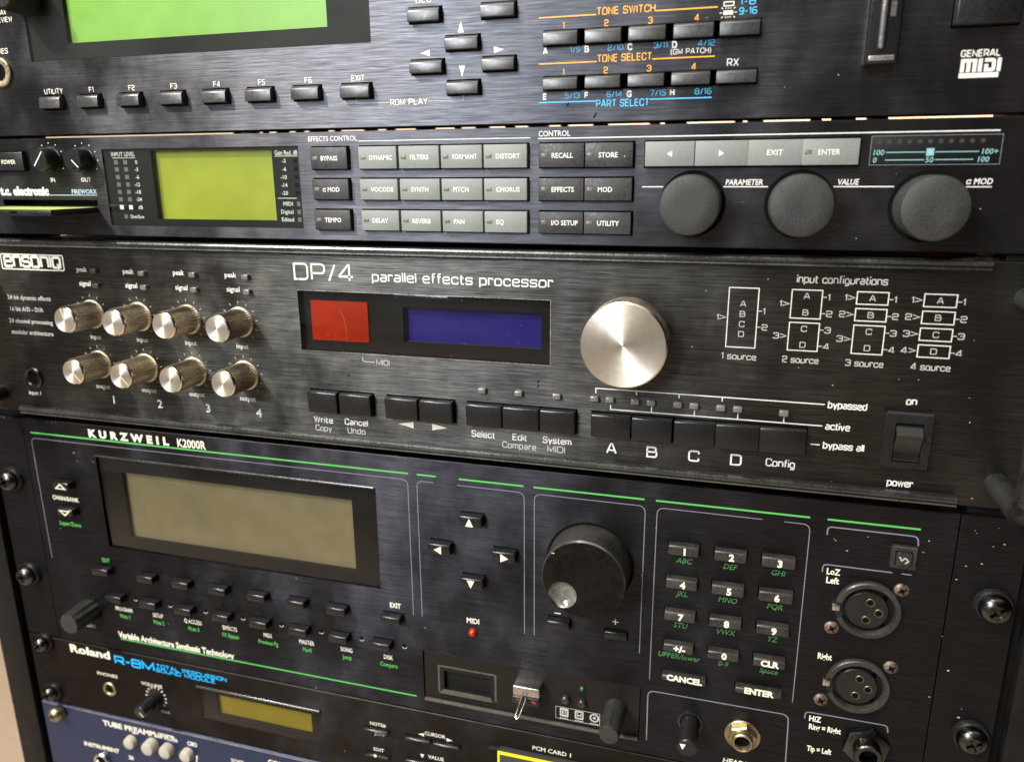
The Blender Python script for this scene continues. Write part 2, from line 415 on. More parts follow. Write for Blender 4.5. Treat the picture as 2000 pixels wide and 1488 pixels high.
# ---- flat printing -------------------------------------------------
def poly(bm, pts, y=-0.05, mat=0):
    f = bm.faces.new([bm.verts.new((x, y, z)) for x, z in pts]); f.material_index = mat
    f.normal_update()
    if f.normal.y > 0: f.normal_flip()
def roundpts(pts, rad, closed):
    n = len(pts); out = []
    rads = rad if isinstance(rad, list) else [rad]*n
    for i, p in enumerate(pts):
        if not closed and i in (0, n-1): out.append(p); continue
        p0 = Vector(pts[i-1]); p1 = Vector(p); p2 = Vector(pts[(i+1) % n])
        a = p0 - p1; b = p2 - p1
        rr = min(rads[i], a.length*.49, b.length*.49)
        if rr < 1e-5: out.append(p); continue
        s = p1 + a.normalized()*rr; e = p1 + b.normalized()*rr
        for k in range(5):
            u = k / 4
            out.append(tuple((1-u)**2*s + 2*u*(1-u)*p1 + u*u*e))
    return out
def ribbon(bm, pts, th, rad=0.0, closed=False, y=-0.05, mat=0):
    P = [Vector(p) for p in roundpts(pts, rad, closed)]
    n = len(P); Lf = []; Rt = []
    for i in range(n):
        if closed: a, b = P[i-1], P[(i+1) % n]
        else: a, b = P[max(i-1, 0)], P[min(i+1, n-1)]
        d1 = (P[i]-a); d2 = (b-P[i])
        if d1.length < 1e-7: d1 = d2
        if d2.length < 1e-7: d2 = d1
        d1 = d1.normalized(); d2 = d2.normalized()
        n1 = Vector((-d1.y, d1.x)); n2 = Vector((-d2.y, d2.x)); nn = n1 + n2
        nn = n1 if nn.length < 1e-4 else nn.normalized()
        k = th/2 / max(0.45, nn.dot(n1))
        Lf.append(bm.verts.new((P[i].x + nn.x*k, y, P[i].y + nn.y*k))); Rt.append(bm.verts.new((P[i].x - nn.x*k, y, P[i].y - nn.y*k)))
    for i in range(n if closed else n-1):
        j = (i+1) % n
        f = bm.faces.new((Lf[i], Rt[i], Rt[j], Lf[j])); f.material_index = mat
        f.normal_update()
        if f.normal.y > 0: f.normal_flip()
def line(bm, x0, z0, x1, z1, th=0.35, y=-0.05, mat=0): ribbon(bm, [(x0, z0), (x1, z1)], th, y=y, mat=mat)
_tc = {}
def glyphs(s, bold, space=1.0):
    kk = (s, bold, space)
    if kk not in _tc:
        c = bpy.data.curves.new('t', 'FONT'); c.body = s; c.size = 1; c.offset = bold; c.resolution_u = 2; c.fill_mode = 'FRONT'; c.space_character = space
        o = bpy.data.objects.new('t', c); COL.objects.link(o)
        me = bpy.data.meshes.new_from_object(o.evaluated_get(bpy.context.evaluated_depsgraph_get()))
        vs = [(v.co.x, v.co.y) for v in me.vertices]; fs = [tuple(p.vertices) for p in me.polygons]
        bpy.data.objects.remove(o); bpy.data.curves.remove(c); bpy.data.meshes.remove(me)
        _tc[kk] = (vs, fs)
    return _tc[kk]
CAP = max(v[1] for v in glyphs('H', 0)[0])
def text(bm, s, x, z, w=None, h=2.0, align='l', y=-0.05, bold=0.012, slant=0.0, squeeze=1.0, mat=0, space=1.0):
    """flat lettering: baseline at z, capitals h mm tall; w = width of the whole word if known"""
    vs, fs = glyphs(s, bold, space)
    xa = min(v[0] for v in vs); xb = max(v[0] for v in vs)
    sz = h / CAP
    sx = w / (xb - xa) if w else sz * squeeze
    off = {'l': 0, 'c': -(xb-xa)*sx/2, 'r': -(xb-xa)*sx}[align]
    V = [bm.verts.new((x + off + (vx-xa)*sx + slant*vy*sz, y, z + vy*sz)) for vx, vy in vs]
    for f in fs:
        try: g = bm.faces.new([V[i] for i in f])
        except ValueError: continue
        g.material_index = mat
        g.normal_update()
        if g.normal.y > 0: g.normal_flip()
# wide square lettering drawn as strokes
G = {'A': (1, [[(0,0),(.42,1),(.58,1),(1,0)], [(.16,.32),(.84,.32)]]), 'B': (.92, [[(0,.52),(.84,.52),(.84,1),(0,1),(0,0),(.92,0),(.92,.52),(.8,.52)]]),
 'C': (.92, [[(.92,.72),(.92,1),(0,1),(0,0),(.92,0),(.92,.28)]]), 'D': (.95, [[(.3,0),(0,0),(0,1),(.95,1),(.95,0),(.25,0)]]), 'E': (.8, [[(.8,1),(0,1),(0,0),(.8,0)], [(0,.52),(.72,.52)]]),
 'I': (0, [[(0,0),(0,1)]]), 'M': (1.15, [[(0,0),(0,1),(.575,.1),(1.15,1),(1.15,0)]]), 'P': (.92, [[(0,0),(0,1),(.92,1),(.92,.42),(0,.42)]]), 'R': (.92, [[(0,0),(0,1),(.92,1),(.92,.42),(0,.42)], [(.5,.42),(.95,0)]]),
 'S': (.9, [[(.9,.76),(.9,1),(0,1),(0,.52),(.9,.52),(.9,0),(0,0),(0,.24)]]), 'U': (.92, [[(0,1),(0,0),(.92,0),(.92,1)]]), 'W': (1.3, [[(0,1),(.33,0),(.65,1),(.97,0),(1.3,1)]]),
 'T': (.9, [[(0,1),(.9,1)], [(.45,1),(.45,0)]]), 'O': (.95, [[(.4,0),(0,0),(0,1),(.95,1),(.95,0),(.3,0)]]), 'L': (.8, [[(0,1),(0,0),(.8,0)]]), 'N': (.95, [[(0,0),(0,1),(.95,0),(.95,1)]]),
 'a': (.74, [[(.05,.7),(.74,.7),(.74,0),(0,0),(0,.38),(.74,.38)]]), 'b': (.76, [[(0,1),(0,0),(.76,0),(.76,.7),(0,.7)]]), 'c': (.74, [[(.74,.5),(.74,.7),(0,.7),(0,0),(.74,0),(.74,.2)]]),
 'd': (.76, [[(.76,1),(.76,0),(0,0),(0,.7),(.76,.7)]]), 'e': (.76, [[(0,.36),(.76,.36),(.76,.7),(0,.7),(0,0),(.76,0),(.76,.12)]]), 'f': (.42, [[(.45,1),(.15,1),(.15,0)], [(0,.68),(.42,.68)]]),
 'g': (.76, [[(.76,0),(0,0),(0,.7),(.76,.7),(.76,-.26),(.05,-.26)]]), 'i': (0, [[(0,0),(0,.68)], [(0,.90),(0,1.06)]]), 'k': (.68, [[(0,0),(0,1)], [(.64,.7),(.1,.32)], [(.22,.42),(.68,0)]]), 'l': (0, [[(0,0),(0,1)]]),
 'm': (1.16, [[(0,0),(0,.7),(1.16,.7),(1.16,0)], [(.58,.7),(.58,0)]]), 'n': (.74, [[(0,0),(0,.7),(.74,.7),(.74,0)]]), 'o': (.76, [[(.3,0),(0,0),(0,.7),(.76,.7),(.76,0),(.25,0)]]), 'p': (.76, [[(0,-.28),(0,.7),(.76,.7),(.76,0),(0,0)]]),
 'q': (.76, [[(.76,-.28),(.76,.7),(0,.7),(0,0),(.76,0)]]), 'r': (.46, [[(0,0),(0,.7),(.46,.7),(.46,.54)]]), 's': (.72, [[(.72,.54),(.72,.7),(0,.7),(0,.36),(.72,.36),(.72,0),(0,0),(0,.16)]]), 't': (.42, [[(.12,.95),(.12,0),(.44,0)], [(0,.68),(.42,.68)]]),
 'u': (.74, [[(0,.7),(0,0),(.74,0),(.74,.7)]]), 'v': (.74, [[(0,.7),(.37,0),(.74,.7)]]), 'w': (1.0, [[(0,.7),(.25,0),(.5,.7),(.75,0),(1,.7)]]), 'y': (.74, [[(0,.7),(.38,.04)], [(.74,.7),(.26,-.27)]]),
 'F': (.8, [[(.8,1),(0,1),(0,0)], [(0,.52),(.72,.52)]]), 'G': (.98, [[(.95,.74),(.95,1),(0,1),(0,0),(.97,0),(.97,.46),(.55,.46)]]), 'H': (.9, [[(0,0),(0,1)], [(.9,0),(.9,1)], [(0,.52),(.9,.52)]]), 'K': (.9, [[(0,0),(0,1)], [(.85,1),(.05,.36)], [(.3,.55),(.9,0)]]), 'V': (.95, [[(0,1),(.47,0),(.95,1)]]), 'X': (.9, [[(0,1),(.9,0)], [(0,0),(.9,1)]]), 'Y': (.9, [[(0,1),(.45,.45),(.9,1)], [(.45,.48),(.45,0)]]), 'Z': (.85, [[(0,1),(.85,1),(0,0),(.85,0)]]),
 '0': (.85, [[(.4,0),(0,0),(0,1),(.85,1),(.85,0),(.3,0)]]), '5': (.85, [[(.8,1),(.05,1),(0,.55),(.85,.58),(.85,0),(0,0),(0,.2)]]), '7': (.85, [[(0,1),(.85,1),(.3,0)]]), '9': (.88, [[(0,0),(.88,0),(.88,1),(0,1),(0,.44),(.88,.44)]]), '(': (.22, [[(.22,1.08),(0,.75),(0,.15),(.22,-.18)]]), ')': (.22, [[(0,1.08),(.22,.75),(.22,.15),(0,-.18)]]),
 'ı': (0, [[(0,0),(0,.78)]]), 'Q': (.8, [[(.3,0),(0,0),(0,.7),(.78,.7),(.78,0),(.25,0)], [(.45,.25),(.82,-.03)]]),
 '1': (.26, [[(0,.78),(.26,1),(.26,0)]]), '2': (.9, [[(0,.74),(0,1),(.9,1),(.9,.5),(0,.5),(0,0),(.92,0)]]), '3': (.9, [[(0,.78),(0,1),(.9,1),(.9,0),(0,0),(0,.22)], [(.3,.52),(.9,.52)]]), '4': (.95, [[(.7,0),(.7,1),(.62,1),(0,.3),(0,.25),(.95,.25)]]),
 '6': (.9, [[(.9,1),(0,1),(0,0),(.9,0),(.9,.55),(0,.55)]]), '8': (.9, [[(0,.52),(0,1),(.9,1),(.9,.52),(.0,.52)], [(0,.54),(0,0),(.9,0),(.9,.54)]]),
 '/': (.45, [[(0,-.05),(.45,1)]]), '>': (.5, [[(0,.86),(.5,.5),(0,.14)]]), '-': (.4, [[(0,.45),(.4,.45)]]), ' ': (.35, [])}
SHARP = set('AMNWvwy/>4kLTEI1FHKVXYZ7')
LEFT = set('BDPRbpnmru')
def wide(bm, s, x, z, w=None, h=2.0, align='l', th=0.14, gap=0.3, y=-0.05, mat=0, slant=0.0, rad=0.26):
    total = sum(G[c][0] for c in s) + gap*(len(s)-1)
    sx = w / total if w else h
    x += {'l': 0, 'c': -total*sx/2, 'r': -total*sx}[align]
    for c in s:
        gw, st = G[c]
        for i, pts in enumerate(st):
            yy = y - 0.004*i
            ribbon(bm, [(x + p*sx + slant*q*h, z + q*h) for p, q in pts], th*h, [0 if c in SHARP or (c in LEFT and p == 0) else rad*h for p, q in pts], y=yy, mat=mat)
        x += (gw + gap)*sx
def clusters(bm, reach):
    """split printing into separate words and groups that stand clear of one another"""
    bm.faces.index_update(); fs = list(bm.faces); par = list(range(len(fs)))
    def find(i):
        while par[i] != i: par[i] = par[par[i]]; i = par[i]
        return i
    cells = {}
    for i, f in enumerate(fs):
        xs = [v.co.x for v in f.verts]; zs = [v.co.z for v in f.verts]; st = reach/3
        for a in range(int(min(xs)//st), int(max(xs)//st)+1):
            for c in range(int(min(zs)//st), int(max(zs)//st)+1): cells.setdefault((a, c), []).append(i)
    for (a, c), L_ in cells.items():
        for da in range(-2, 3):
            for dc in range(-2, 3):
                if (a+da, c+dc) in cells: par[find(cells[a+da, c+dc][0])] = find(L_[0])
        for i in L_: par[find(i)] = find(L_[0])
    groups = {}
    for i in range(len(fs)): groups.setdefault(find(i), []).append(fs[i])
    out = []
    for g in groups.values():
        nb = bmesh.new(); vm = {}
        for f in g:
            for v in f.verts:
                if v not in vm: vm[v] = nb.verts.new(v.co)
            nb.faces.new([vm[v] for v in f.verts])
        out.append(nb)
    bm.free()
    return out
def sans(bm, s, x, z, w=None, h=2.0, align='l', y=-0.05, th=.15, bold=None, squeeze=1.0, mat=0):
    """round grotesque lettering built from the same strokes"""
    total = sum(G[c][0]*.8 for c in s) + .34*(len(s)-1)
    wide(bm, s, x, z, w or total*h*squeeze*.92, h, align, th, .40, y, mat, 0, .42)
class Print:
    """flat printing of a panel, one mesh per ink"""
    def __init__(s): s.b = {}
    def __getitem__(s, k):
        if k not in s.b: s.b[k] = bmesh.new()
        return s.b[k]
    def done(s, parent):
        nm = {'white': 'white_lettering', 'cream': 'cream_lettering', 'grey': 'grey_lettering', 'dimline': 'outline_printing', 'orange': 'orange_lettering', 'cyan': 'blue_lettering',
              'sky': 'blue_lettering', 'green': 'green_lettering', 'dgreen': 'green_lettering', 'teal': 'teal_scale', 'steelblue': 'pale_blue_lettering', 'chip': 'paint_chips', 'hole': 'dark_smudge', 'leddim': 'unlit_segments'}
        for k, bm in s.b.items():
            for piece in clusters(bm, 9.0): part(nm[k], piece, k, parent)
def tri(bm, cx, cz, w, h, way, y=-0.05, mat=0):
    p = {'u': [(-w/2, -h/2), (w/2, -h/2), (0, h/2)], 'd': [(-w/2, h/2), (0, -h/2), (w/2, h/2)], 'l': [(w/2, -h/2), (w/2, h/2), (-w/2, 0)], 'r': [(-w/2, -h/2), (w/2, 0), (-w/2, h/2)]}[way]
    poly(bm, [(cx+a, cz+b) for a, b in p], y, mat)
def row(bs):
    z0 = sum(b[1] for b in bs)/len(bs); z1 = sum(b[3] for b in bs)/len(bs)
    return [(b[0], z0, b[2], z1) for b in bs]
def grow(b, g): return (b[0]-g, b[1]-g, b[2]+g, b[3]+g)
def chips(bm, spots, s=0.7):
    for x, z in spots:
        n = random.randint(5, 8); k = s*random.uniform(.4, 1.1)
        poly(bm, [(x + k*random.uniform(.5, 1.3)*math.cos(2*math.pi*i/n), z + k*.7*random.uniform(.4, 1.1)*math.sin(2*math.pi*i/n)) for i in range(n)])
def chassis(parent, x0, x1, z0, z1, depth=260, front=12.1):
    b = new(); box(b, x0, x1, front, depth, z0, z1); part('chassis', b, 'chassis', parent)

# ================================================================== setting
b = new(); box(b, -4000, 4000, 1200, 1260, -900, 2600); o = part('wall', b, 'wall'); o['kind'] = 'structure'
b = new(); box(b, -4000, 4000, -2600, 1199, -900, -850); o = part('floor', b, 'floor'); o['kind'] = 'structure'
for sx, lab in ((-1, 'black upright side rail of the rack at the left edge, beside the pale floor'), (1, 'black upright side rail of the rack at the right edge, behind the handle')):
    t = thing('rack_rail', lab, 'rack rail', (sx*254, 6, -420), 'side rails of the rack')
    b = new()
    xa, xb = sorted((sx*222, sx*263.5)); box(b, xa, xb, 4.5, 46, -420, 420, .8)
    part('post', b, 'railmat', t)
    b = new(); xa, xb = sorted((sx*246, sx*263.6)); box(b, xa, xb, -1.5, 4.4, -420, 420, .6); part('edge_strip', b, 'railmat', t)

# ================================================================== synth module with green display (top)
Y0 = 136.9
jv = thing('synth_module', 'topmost black synth module with the big green display and arrow buttons', 'synth module', (0, 0, Y0))
pr = Print(); K = []; HL = []
def jvkey(b): K.append(b); HL.append(grow(b, .6))
lower = row([(-172.46, 148.1, -160.95, 153.2), (-151.45, 148.17, -140.1, 153.19), (-129.95, 148.2, -118.33, 153.42), (-108.38, 148.2, -96.29, 153.39), (-86.89, 148.29, -74.77, 153.6), (-65.3, 148.21, -53.19, 153.67), (-43.78, 148.38, -31.44, 153.72), (-21.71, 148.37, -9.07, 153.44)])
for bb, s in zip(lower, ('UTILITY', 'F1', 'F2', 'F3', 'F4', 'F5', 'F6', 'EXIT')):
    jvkey(bb); sans(pr['cream'], s, (bb[0]+bb[2])/2 + .6, bb[3] + 1.25, h=1.95, align='c')
a = (8.48, 174.56, 21.23, 179.49); c = (37.55, 174.23, 50.51, 179.22); a, c = row([a, c]); jvkey(a); jvkey(c)
sans(pr['cream'], 'DEC', 11.23, 181.38, 5.94, h=2.0); sans(pr['cream'], 'INC', (c[0]+c[2])/2, a[3]+1.3, h=2.0, align='c')
up = (23.2, 163.92, 36.27, 168.89); dn = (23.33, 148.24, 36.18, 153.05); le = (8.64, 156.39, 21.77, 160.93); ri = (37.83, 155.89, 50.31, 160.93)
le, ri = row([le, ri])
for q in (up, dn, le, ri): jvkey(q)
tri(pr['cream'], 28.91, 172.07, 2.4, 4.0, 'u'); tri(pr['cream'], 29.04, 156.43, 2.4, 4.0, 'd'); tri(pr['cream'], 14.1, 163.53, 3.9, 2.4, 'l'); tri(pr['cream'], 43.81, 163.45, 3.9, 2.4, 'r')
zr = 146.18
ribbon(pr['grey'], [(-15.99, 148.06), (-16.08, zr), (-1.58, zr)], .25); ribbon(pr['grey'], [(29.45, 147.89), (29.41, zr), (14.73, zr)], .25)
sans(pr['cream'], 'ROM PLAY', -1.16, zr - 1.0, 14.39--1.16, h=2.0)
# tone switches
ra = row([(61.28, 163.84, 74.01, 168.69), (76.74, 163.8, 89.67, 168.68), (92.34, 163.62, 105.23, 168.74), (107.93, 163.67, 121.42, 168.64), (123.47, 164.02, 136.6, 168.92)])
rb = row([(61.34, 148.38, 74.12, 152.56), (77.03, 148.34, 89.8, 152.71), (92.55, 148.52, 105.33, 153.03), (107.91, 148.73, 121.1, 153.32), (123.23, 148.76, 136.55, 153.43)])
for rw in (ra, rb):
    K += rw; HL.append((rw[0][0]-.45, rw[0][1]-.45, rw[-1][2]+.45, rw[-1][3]+.45))
for z, x0, xt0, xt1, x1, s, ink in ((173.39, 59.15, 80.54, 100.98, 122.21, 'TONE SWITCH', 'orange'), (157.74, 59.19, 81.08, 100.36, 122.21, 'TONE SELECT', 'orange'), (144.28, 59.33, 81.03, 100.04, 121.95, 'PART SELECT', 'cyan')):
    line(pr[ink], x0, z, xt0-.3, z, .4); line(pr[ink], xt1+.3, z, x1, z, .4)
    sans(pr[ink], s, xt0, z - (.1 if ink == 'orange' else 2.0), xt1-xt0, h=2.2)
for rw, up_, wl, bl in ((ra, '1234', 'ABCD', ('1/9', '2/10', '3/11', '4/12')), (rb, '1234', 'EFGH', ('5/13', '6/14', '7/15', '8/16'))):
    for i in range(4):
        q = rw[i]; zw = (161.28 + 161.15)/2 if rw is ra else (145.29 + 145.6)/2
        sans(pr['orange'], up_[i], q[0] + (q[2]-q[0])*.56, q[3] + .75, h=1.9, align='c')
        sans(pr['white'], wl[i], q[0] - .3, zw, h=1.8, th=.26)
        sans(pr['cyan'], bl[i], q[2] + .5, zw + .1, h=1.75, align='r', th=.16, squeeze=1.12)
q = ra[3]; sans(pr['white'], '(GM PATCH)', 107.18, 158.98, 13.55, h=1.6)
sans(pr['white'], 'RX', (rb[4][0]+rb[4][2])/2 - 1.5, rb[4][3] + 1.4, h=2.2, align='c')
# small lamp symbols
zx = (125.9, 174.15); ribbon(pr['cream'], [(zx[0]-1.6, zx[1]-.6), (zx[0]-1.6, zx[1]+.6), (zx[0]+1.6, zx[1]+.6), (zx[0]+1.6, zx[1]-.6)], .35, closed=True)
zx = (125.84, 171.39); poly(pr['cream'], [(zx[0]-1.6, zx[1]-.65), (zx[0]+1.6, zx[1]-.65), (zx[0]+1.6, zx[1]+.65), (zx[0]-1.6, zx[1]+.65)])
for ang in (35, 62, 90, 118, 145, 180, 215, 242, 270, 298, 325, 0):
    ca, sa = math.cos(math.radians(ang)), math.sin(math.radians(ang))
    k = 1/max(abs(ca)/2.1, abs(sa)/1.2)
    line(pr['cream'], zx[0]+ca*k, zx[1]+sa*k, zx[0]+ca*k*1.35, zx[1]+sa*k*1.35, .28)
sans(pr['cyan'], '1-8', 129.67, 173.65, 4.82, h=1.95); sans(pr['cyan'], '9-16', 129.54, 170.68, 5.62, h=1.95)
# format badge, lower right
gx, gz, gw = 199.09, 154.17, 11.05
sans(pr['white'], 'GENERAL', gx, gz, gw, h=1.8, th=.2)
mx0, mz0, mw = 199.25, 149.44, 11.36; mh = 4.0
for k in range(3): poly(pr['white'], [(mx0 + k*1.75, mz0), (mx0 + k*1.75 + 1.2, mz0), (mx0 + k*1.75 + 1.2, mz0+mh-.2), (mx0 + k*1.75, mz0+mh-.2)])
poly(pr['white'], [(mx0, mz0+mh-1.0), (mx0+4.46, mz0+mh-1.0), (mx0+4.46, mz0+mh), (mx0, mz0+mh)], -.055)
poly(pr['white'], [(mx0+5.08, mz0), (mx0+6.27, mz0), (mx0+6.27, mz0+mh), (mx0+5.08, mz0+mh)])
poly(pr['white'], [(mx0+6.84, mz0), (mx0+7.98, mz0), (mx0+7.98, mz0+2.3), (mx0+6.84, mz0+2.3)]); ribbon(pr['white'], [(mx0+6.84, mz0+mh-.55), (mx0+9.50, mz0+mh-.55), (mx0+9.50, mz0+.55), (mx0+7.98, mz0+.55)], 1.1, .4, y=-.057)
poly(pr['white'], [(mx0+10.45, mz0), (mx0+11.59, mz0), (mx0+11.59, mz0+mh), (mx0+10.45, mz0+mh)])
bx, bz, bw = 199.1, 147.7, 11.36; poly(pr['white'], [(bx, bz), (bx+bw, bz), (bx+bw, bz+1.5), (bx, bz+1.5)])
# left edge wording
sans(pr['cream'], 'MAX', -186.02, 188.61, h=1.7, align='r'); sans(pr['cream'], 'PREVIEW', -183.21, 185.51, h=1.9, align='r'); sans(pr['cream'], 'PHONES', -188.59, 172.59, h=2.0, align='r')
chips(pr['chip'], [(-27.22, 138.19), (-26.04, 138.36), (145.96, 146.96), (162.6, 150.27), (162.94, 150.09)], .35)
for u in ((80.54, 139.27), (70.48, 143.66)): ribbon(pr['hole'], [(u[0]-.5, u[1]-.9), (u[0]+.5, u[1]+.9)], .5, y=-.03)
# display
gl = (-176.15, 168.44, -8.38, 221.5)
HL.append(gl)
pw = (194.89, 162.7, 214.33, 175.64); HL.append(pw)
b = new(); plate(b, -241.5, 241.5, Y0, Y0+87.5, HL); pan = part('front_panel', b, 'jv', jv); pr.done(pan)
chassis(jv, -218, 218, Y0+11, Y0+86, 130)
b = new(); box(b, gl[0]-.3, gl[2]+.3, 3.8, 9, gl[1]-1, gl[3]+1); part('display_housing', b, 'hole', jv)
op = (-155.52, 175.3, -27.57, 219)
b = new(); plate(b, gl[0], gl[2], gl[1], gl[3], [op], 2.0, .05, y=1.2); dsp = part('display_frame', b, 'mask', jv)
b = new(); box(b, op[0]-2, op[2]+2, 3.3, 3.6, op[1]-2, op[3]+1); part('display', b, 'lcdjv', jv)
b = new(); box(b, gl[0]+.1, gl[2]-.1, -.15, .3, gl[1]+.1, gl[3]-.1, .12); part('pane', b, 'pane', jv)
for bb in K:
    b = new(); key(b, *bb, 3.0, rt=1.7, rb=.25, rs=.2, back=2.9, lean=.2); part('button', b, 'jvkey', jv)
# card slot housing and power button
sx0 = 169.5; sz0 = 152.23
b = new(); box(b, sx0, sx0+10.2, -7, 2, sz0, 222, 1.0, seg=3); sl = part('card_slot', b, 'gloss', jv)
b = new(); box(b, sx0+3.6, sx0+5.4, -8.3, -6.5, sz0+4.5, 222, .8, seg=4); part('guide_rib', b, 'ribmat', sl)
b = new(); box(b, sx0+.9, sx0+3.0, -7.4, -6.5, sz0+19, 222, .2); part('guide_rib', b, 'ribmat', sl)
b = new(); poly(b, [(sx0+6.4, sz0+14), (sx0+8.0, sz0+14), (sx0+8.0, sz0+18.5), (sx0+6.4, sz0+18.5)], -7.1); part('slot_window', b, 'ledge', sl)
b = new(); box(b, sx0+1.2, sx0+9.0, -7.35, -6.6, sz0+1.0, sz0+2.6, .35, seg=3); part('bottom_lip', b, 'ribmat', sl)
b = new(); box(b, pw[0]+.4, pw[2]-.4, -3.5, 2.5, pw[1]+.4, pw[3]-.4, .8, seg=3); part('power_button', b, 'satin', jv)
jc = (-194.4, 164.7)
b = new(); lathe(b, *jc, [(6.4, 0), (6.4, 1.0), (5.9, 1.4), (4.0, 1.3), (3.6, .2)], 40); ring = part('headphone_jack', b, 'brass', jv)
b = new(); disc(b, *jc, 3.7, .25); part('jack_hole', b, 'hole', ring)
vk = (-173.56, 195.55)
b = new(); lathe(b, vk[0], vk[1], [(8.4, 0), (8.0, 13), (7.4, 14), (0, 14)], 40); part('volume_knob', b, 'satin', jv)

# ================================================================== effects processor with rows of grey keys
F0, F1 = 92.0, 135.7
fw = thing('effects_processor', 'slim black effects processor with lime display, grey key rows and three large round knobs', 'effects processor', (0, 0, F0))
pr = Print(); HL = []; keys = []
r1 = row([(-37.14, 121.28, -21.07, 130.11), (-15.45, 121.18, 0.97, 129.79), (2.2, 121.05, 19.27, 129.54), (20.3, 120.92, 37.21, 129.46), (37.98, 120.79, 55.09, 129.49), (59.85, 120.76, 77.26, 129.34), (77.64, 120.81, 95.27, 129.53)])
r2 = row([(-37.38, 109.09, -20.85, 117.1), (-15.46, 108.9, 1.2, 117.08), (2.22, 108.82, 19.2, 117.02), (20.05, 108.7, 37, 116.96), (37.77, 108.61, 55.07, 116.89), (59.89, 108.7, 77.09, 116.95), (77.52, 108.77, 95.15, 117.07)])
r3 = row([(-37.42, 96.69, -20.46, 104.96), (-15.43, 96.65, 1.24, 104.59), (2.19, 96.61, 19.4, 104.62), (20.11, 96.47, 37.01, 104.55), (37.71, 96.38, 55.05, 104.43), (59.86, 96.3, 77.01, 104.27), (77.36, 96.39, 95.24, 104.61)])
words = (('BYPASS', 'DYNAMIC', 'FILTERS', 'FORMANT', 'DISTORT', 'RECALL', 'STORE'), ('α MOD', 'VOCODE', 'SYNTH', 'PITCH', 'CHORUS', 'EFFECTS', 'MOD'), ('TEMPO', 'DELAY', 'REVERB', 'PAN', 'EQ', 'I/O SETUP', 'UTILITY'))
xs = [(sum(r[i][0] for r in (r1, r2, r3))/3, sum(r[i][2] for r in (r1, r2, r3))/3) for i in range(7)]
for r, ws in zip((r1, r2, r3), words):
    for i, s in enumerate(ws): keys.append((xs[i][0], r[i][1], xs[i][1], r[i][3], s, 1 <= i <= 4, True))
    HL += [(xs[0][0]-.55, r[0][1]-.35, xs[0][1]+.55, r[0][3]+.55), (xs[1][0]-.55, r[0][1]-.35, xs[4][1]+.55, r[0][3]+.55), (xs[5][0]-.55, r[0][1]-.35, xs[6][1]+.55, r[0][3]+.55)]
r4 = row([(99.65, 121.04, 117.17, 129.54), (117.42, 120.89, 135.67, 129.6), (135.53, 121.09, 153.49, 129.82), (153.39, 121.08, 171.67, 129.69)])
for q, s in zip(r4, ('<', '>', 'EXIT', 'ENTER')): keys.append((*q, s, True, s == 'ENTER'))
HL.append((r4[0][0]-.55, r4[0][1]-.55, r4[3][2]+.55, r4[3][3]+.55))
lw = (-144.26, 96.79, -44.06, 130.41); HL.append(lw)
cs = (-206.02, 105.36, -150.31, 108.16); HL.append(cs)
pb = (-209.99, 121.44, -187.85, 129.76); HL.append(grow(pb, .4))
zl = 131.85; line(pr['white'], -16.33, zl, 55.96, zl, .32); text(pr['white'], 'EFFECTS CONTROL', -38.94, zl + .2, -16.66--38.94, h=1.9)
zl = 131.49; line(pr['white'], 58.91, zl, 213.46, zl, .42); text(pr['white'], 'CONTROL', 59.12, zl + .75, 71.35-59.12, h=2.0)
zk = 113.81
for x0, x1 in ((98.72, 106.39), (127.82, 143.12), (164.77, 183.91)): line(pr['white'], x0, zk, x1, zk, .38)
xe = (205.39, 213.38); line(pr['white'], xe[0], zk-.1, xe[1], zk-.1, .35)
text(pr['white'], 'PARAMETER', 128.52, zk+.65, 141.34-128.52, h=1.85, slant=.1, bold=.02)
text(pr['white'], 'VALUE', 165.82, zk+.65, 172.58-165.82, h=1.85, slant=.1, bold=.02)
text(pr['white'], 'α MOD', xe[0]+.2, zk+.75, xe[1]-xe[0]-.2, h=1.85, slant=.1, bold=.02)
text(pr['white'], 't.c. electronic', -206.97, 110.33, 29.22, h=3.6, bold=.06)
zq = 110.27; line(pr['steelblue'], -177.37, zq, -150.1, zq, .3)
text(pr['steelblue'], 'FIREWORX', -164.25, 110.87, 14.25, h=1.95, bold=.02)
text(pr['cream'], 'IN', -174.18, 116.31, h=1.8, align='c'); text(pr['cream'], 'OUT', -155.11, 116.26, h=1.8, align='c')
kc = [(-173.66, 126.17), (-154.64, 125.8)]
for k in kc:
    for j in range(9):
        an = math.radians(-122 + j*(244/8) + 90)
        disc(pr['cream'], k[0] + 7.7*math.cos(an), k[1] + 7.4*math.sin(an), .26, .05, 8)
for c in [(184.07, 117.98), (168, 100.75), (173.76, 96.26), (211.01, 106.65), (134.77, 108.47), (162.37, 107.37)]: chips(pr['grey'], [c], .3)
cw = (175.28, 120.91, 214.45, 130.3)
b = new(); plate(b, -241.5, 241.5, F0, F1, HL); pan = part('front_panel', b, 'fw', fw); pr.done(pan)
chassis(fw, -218, 218, F0+2.5, F1-2.5)
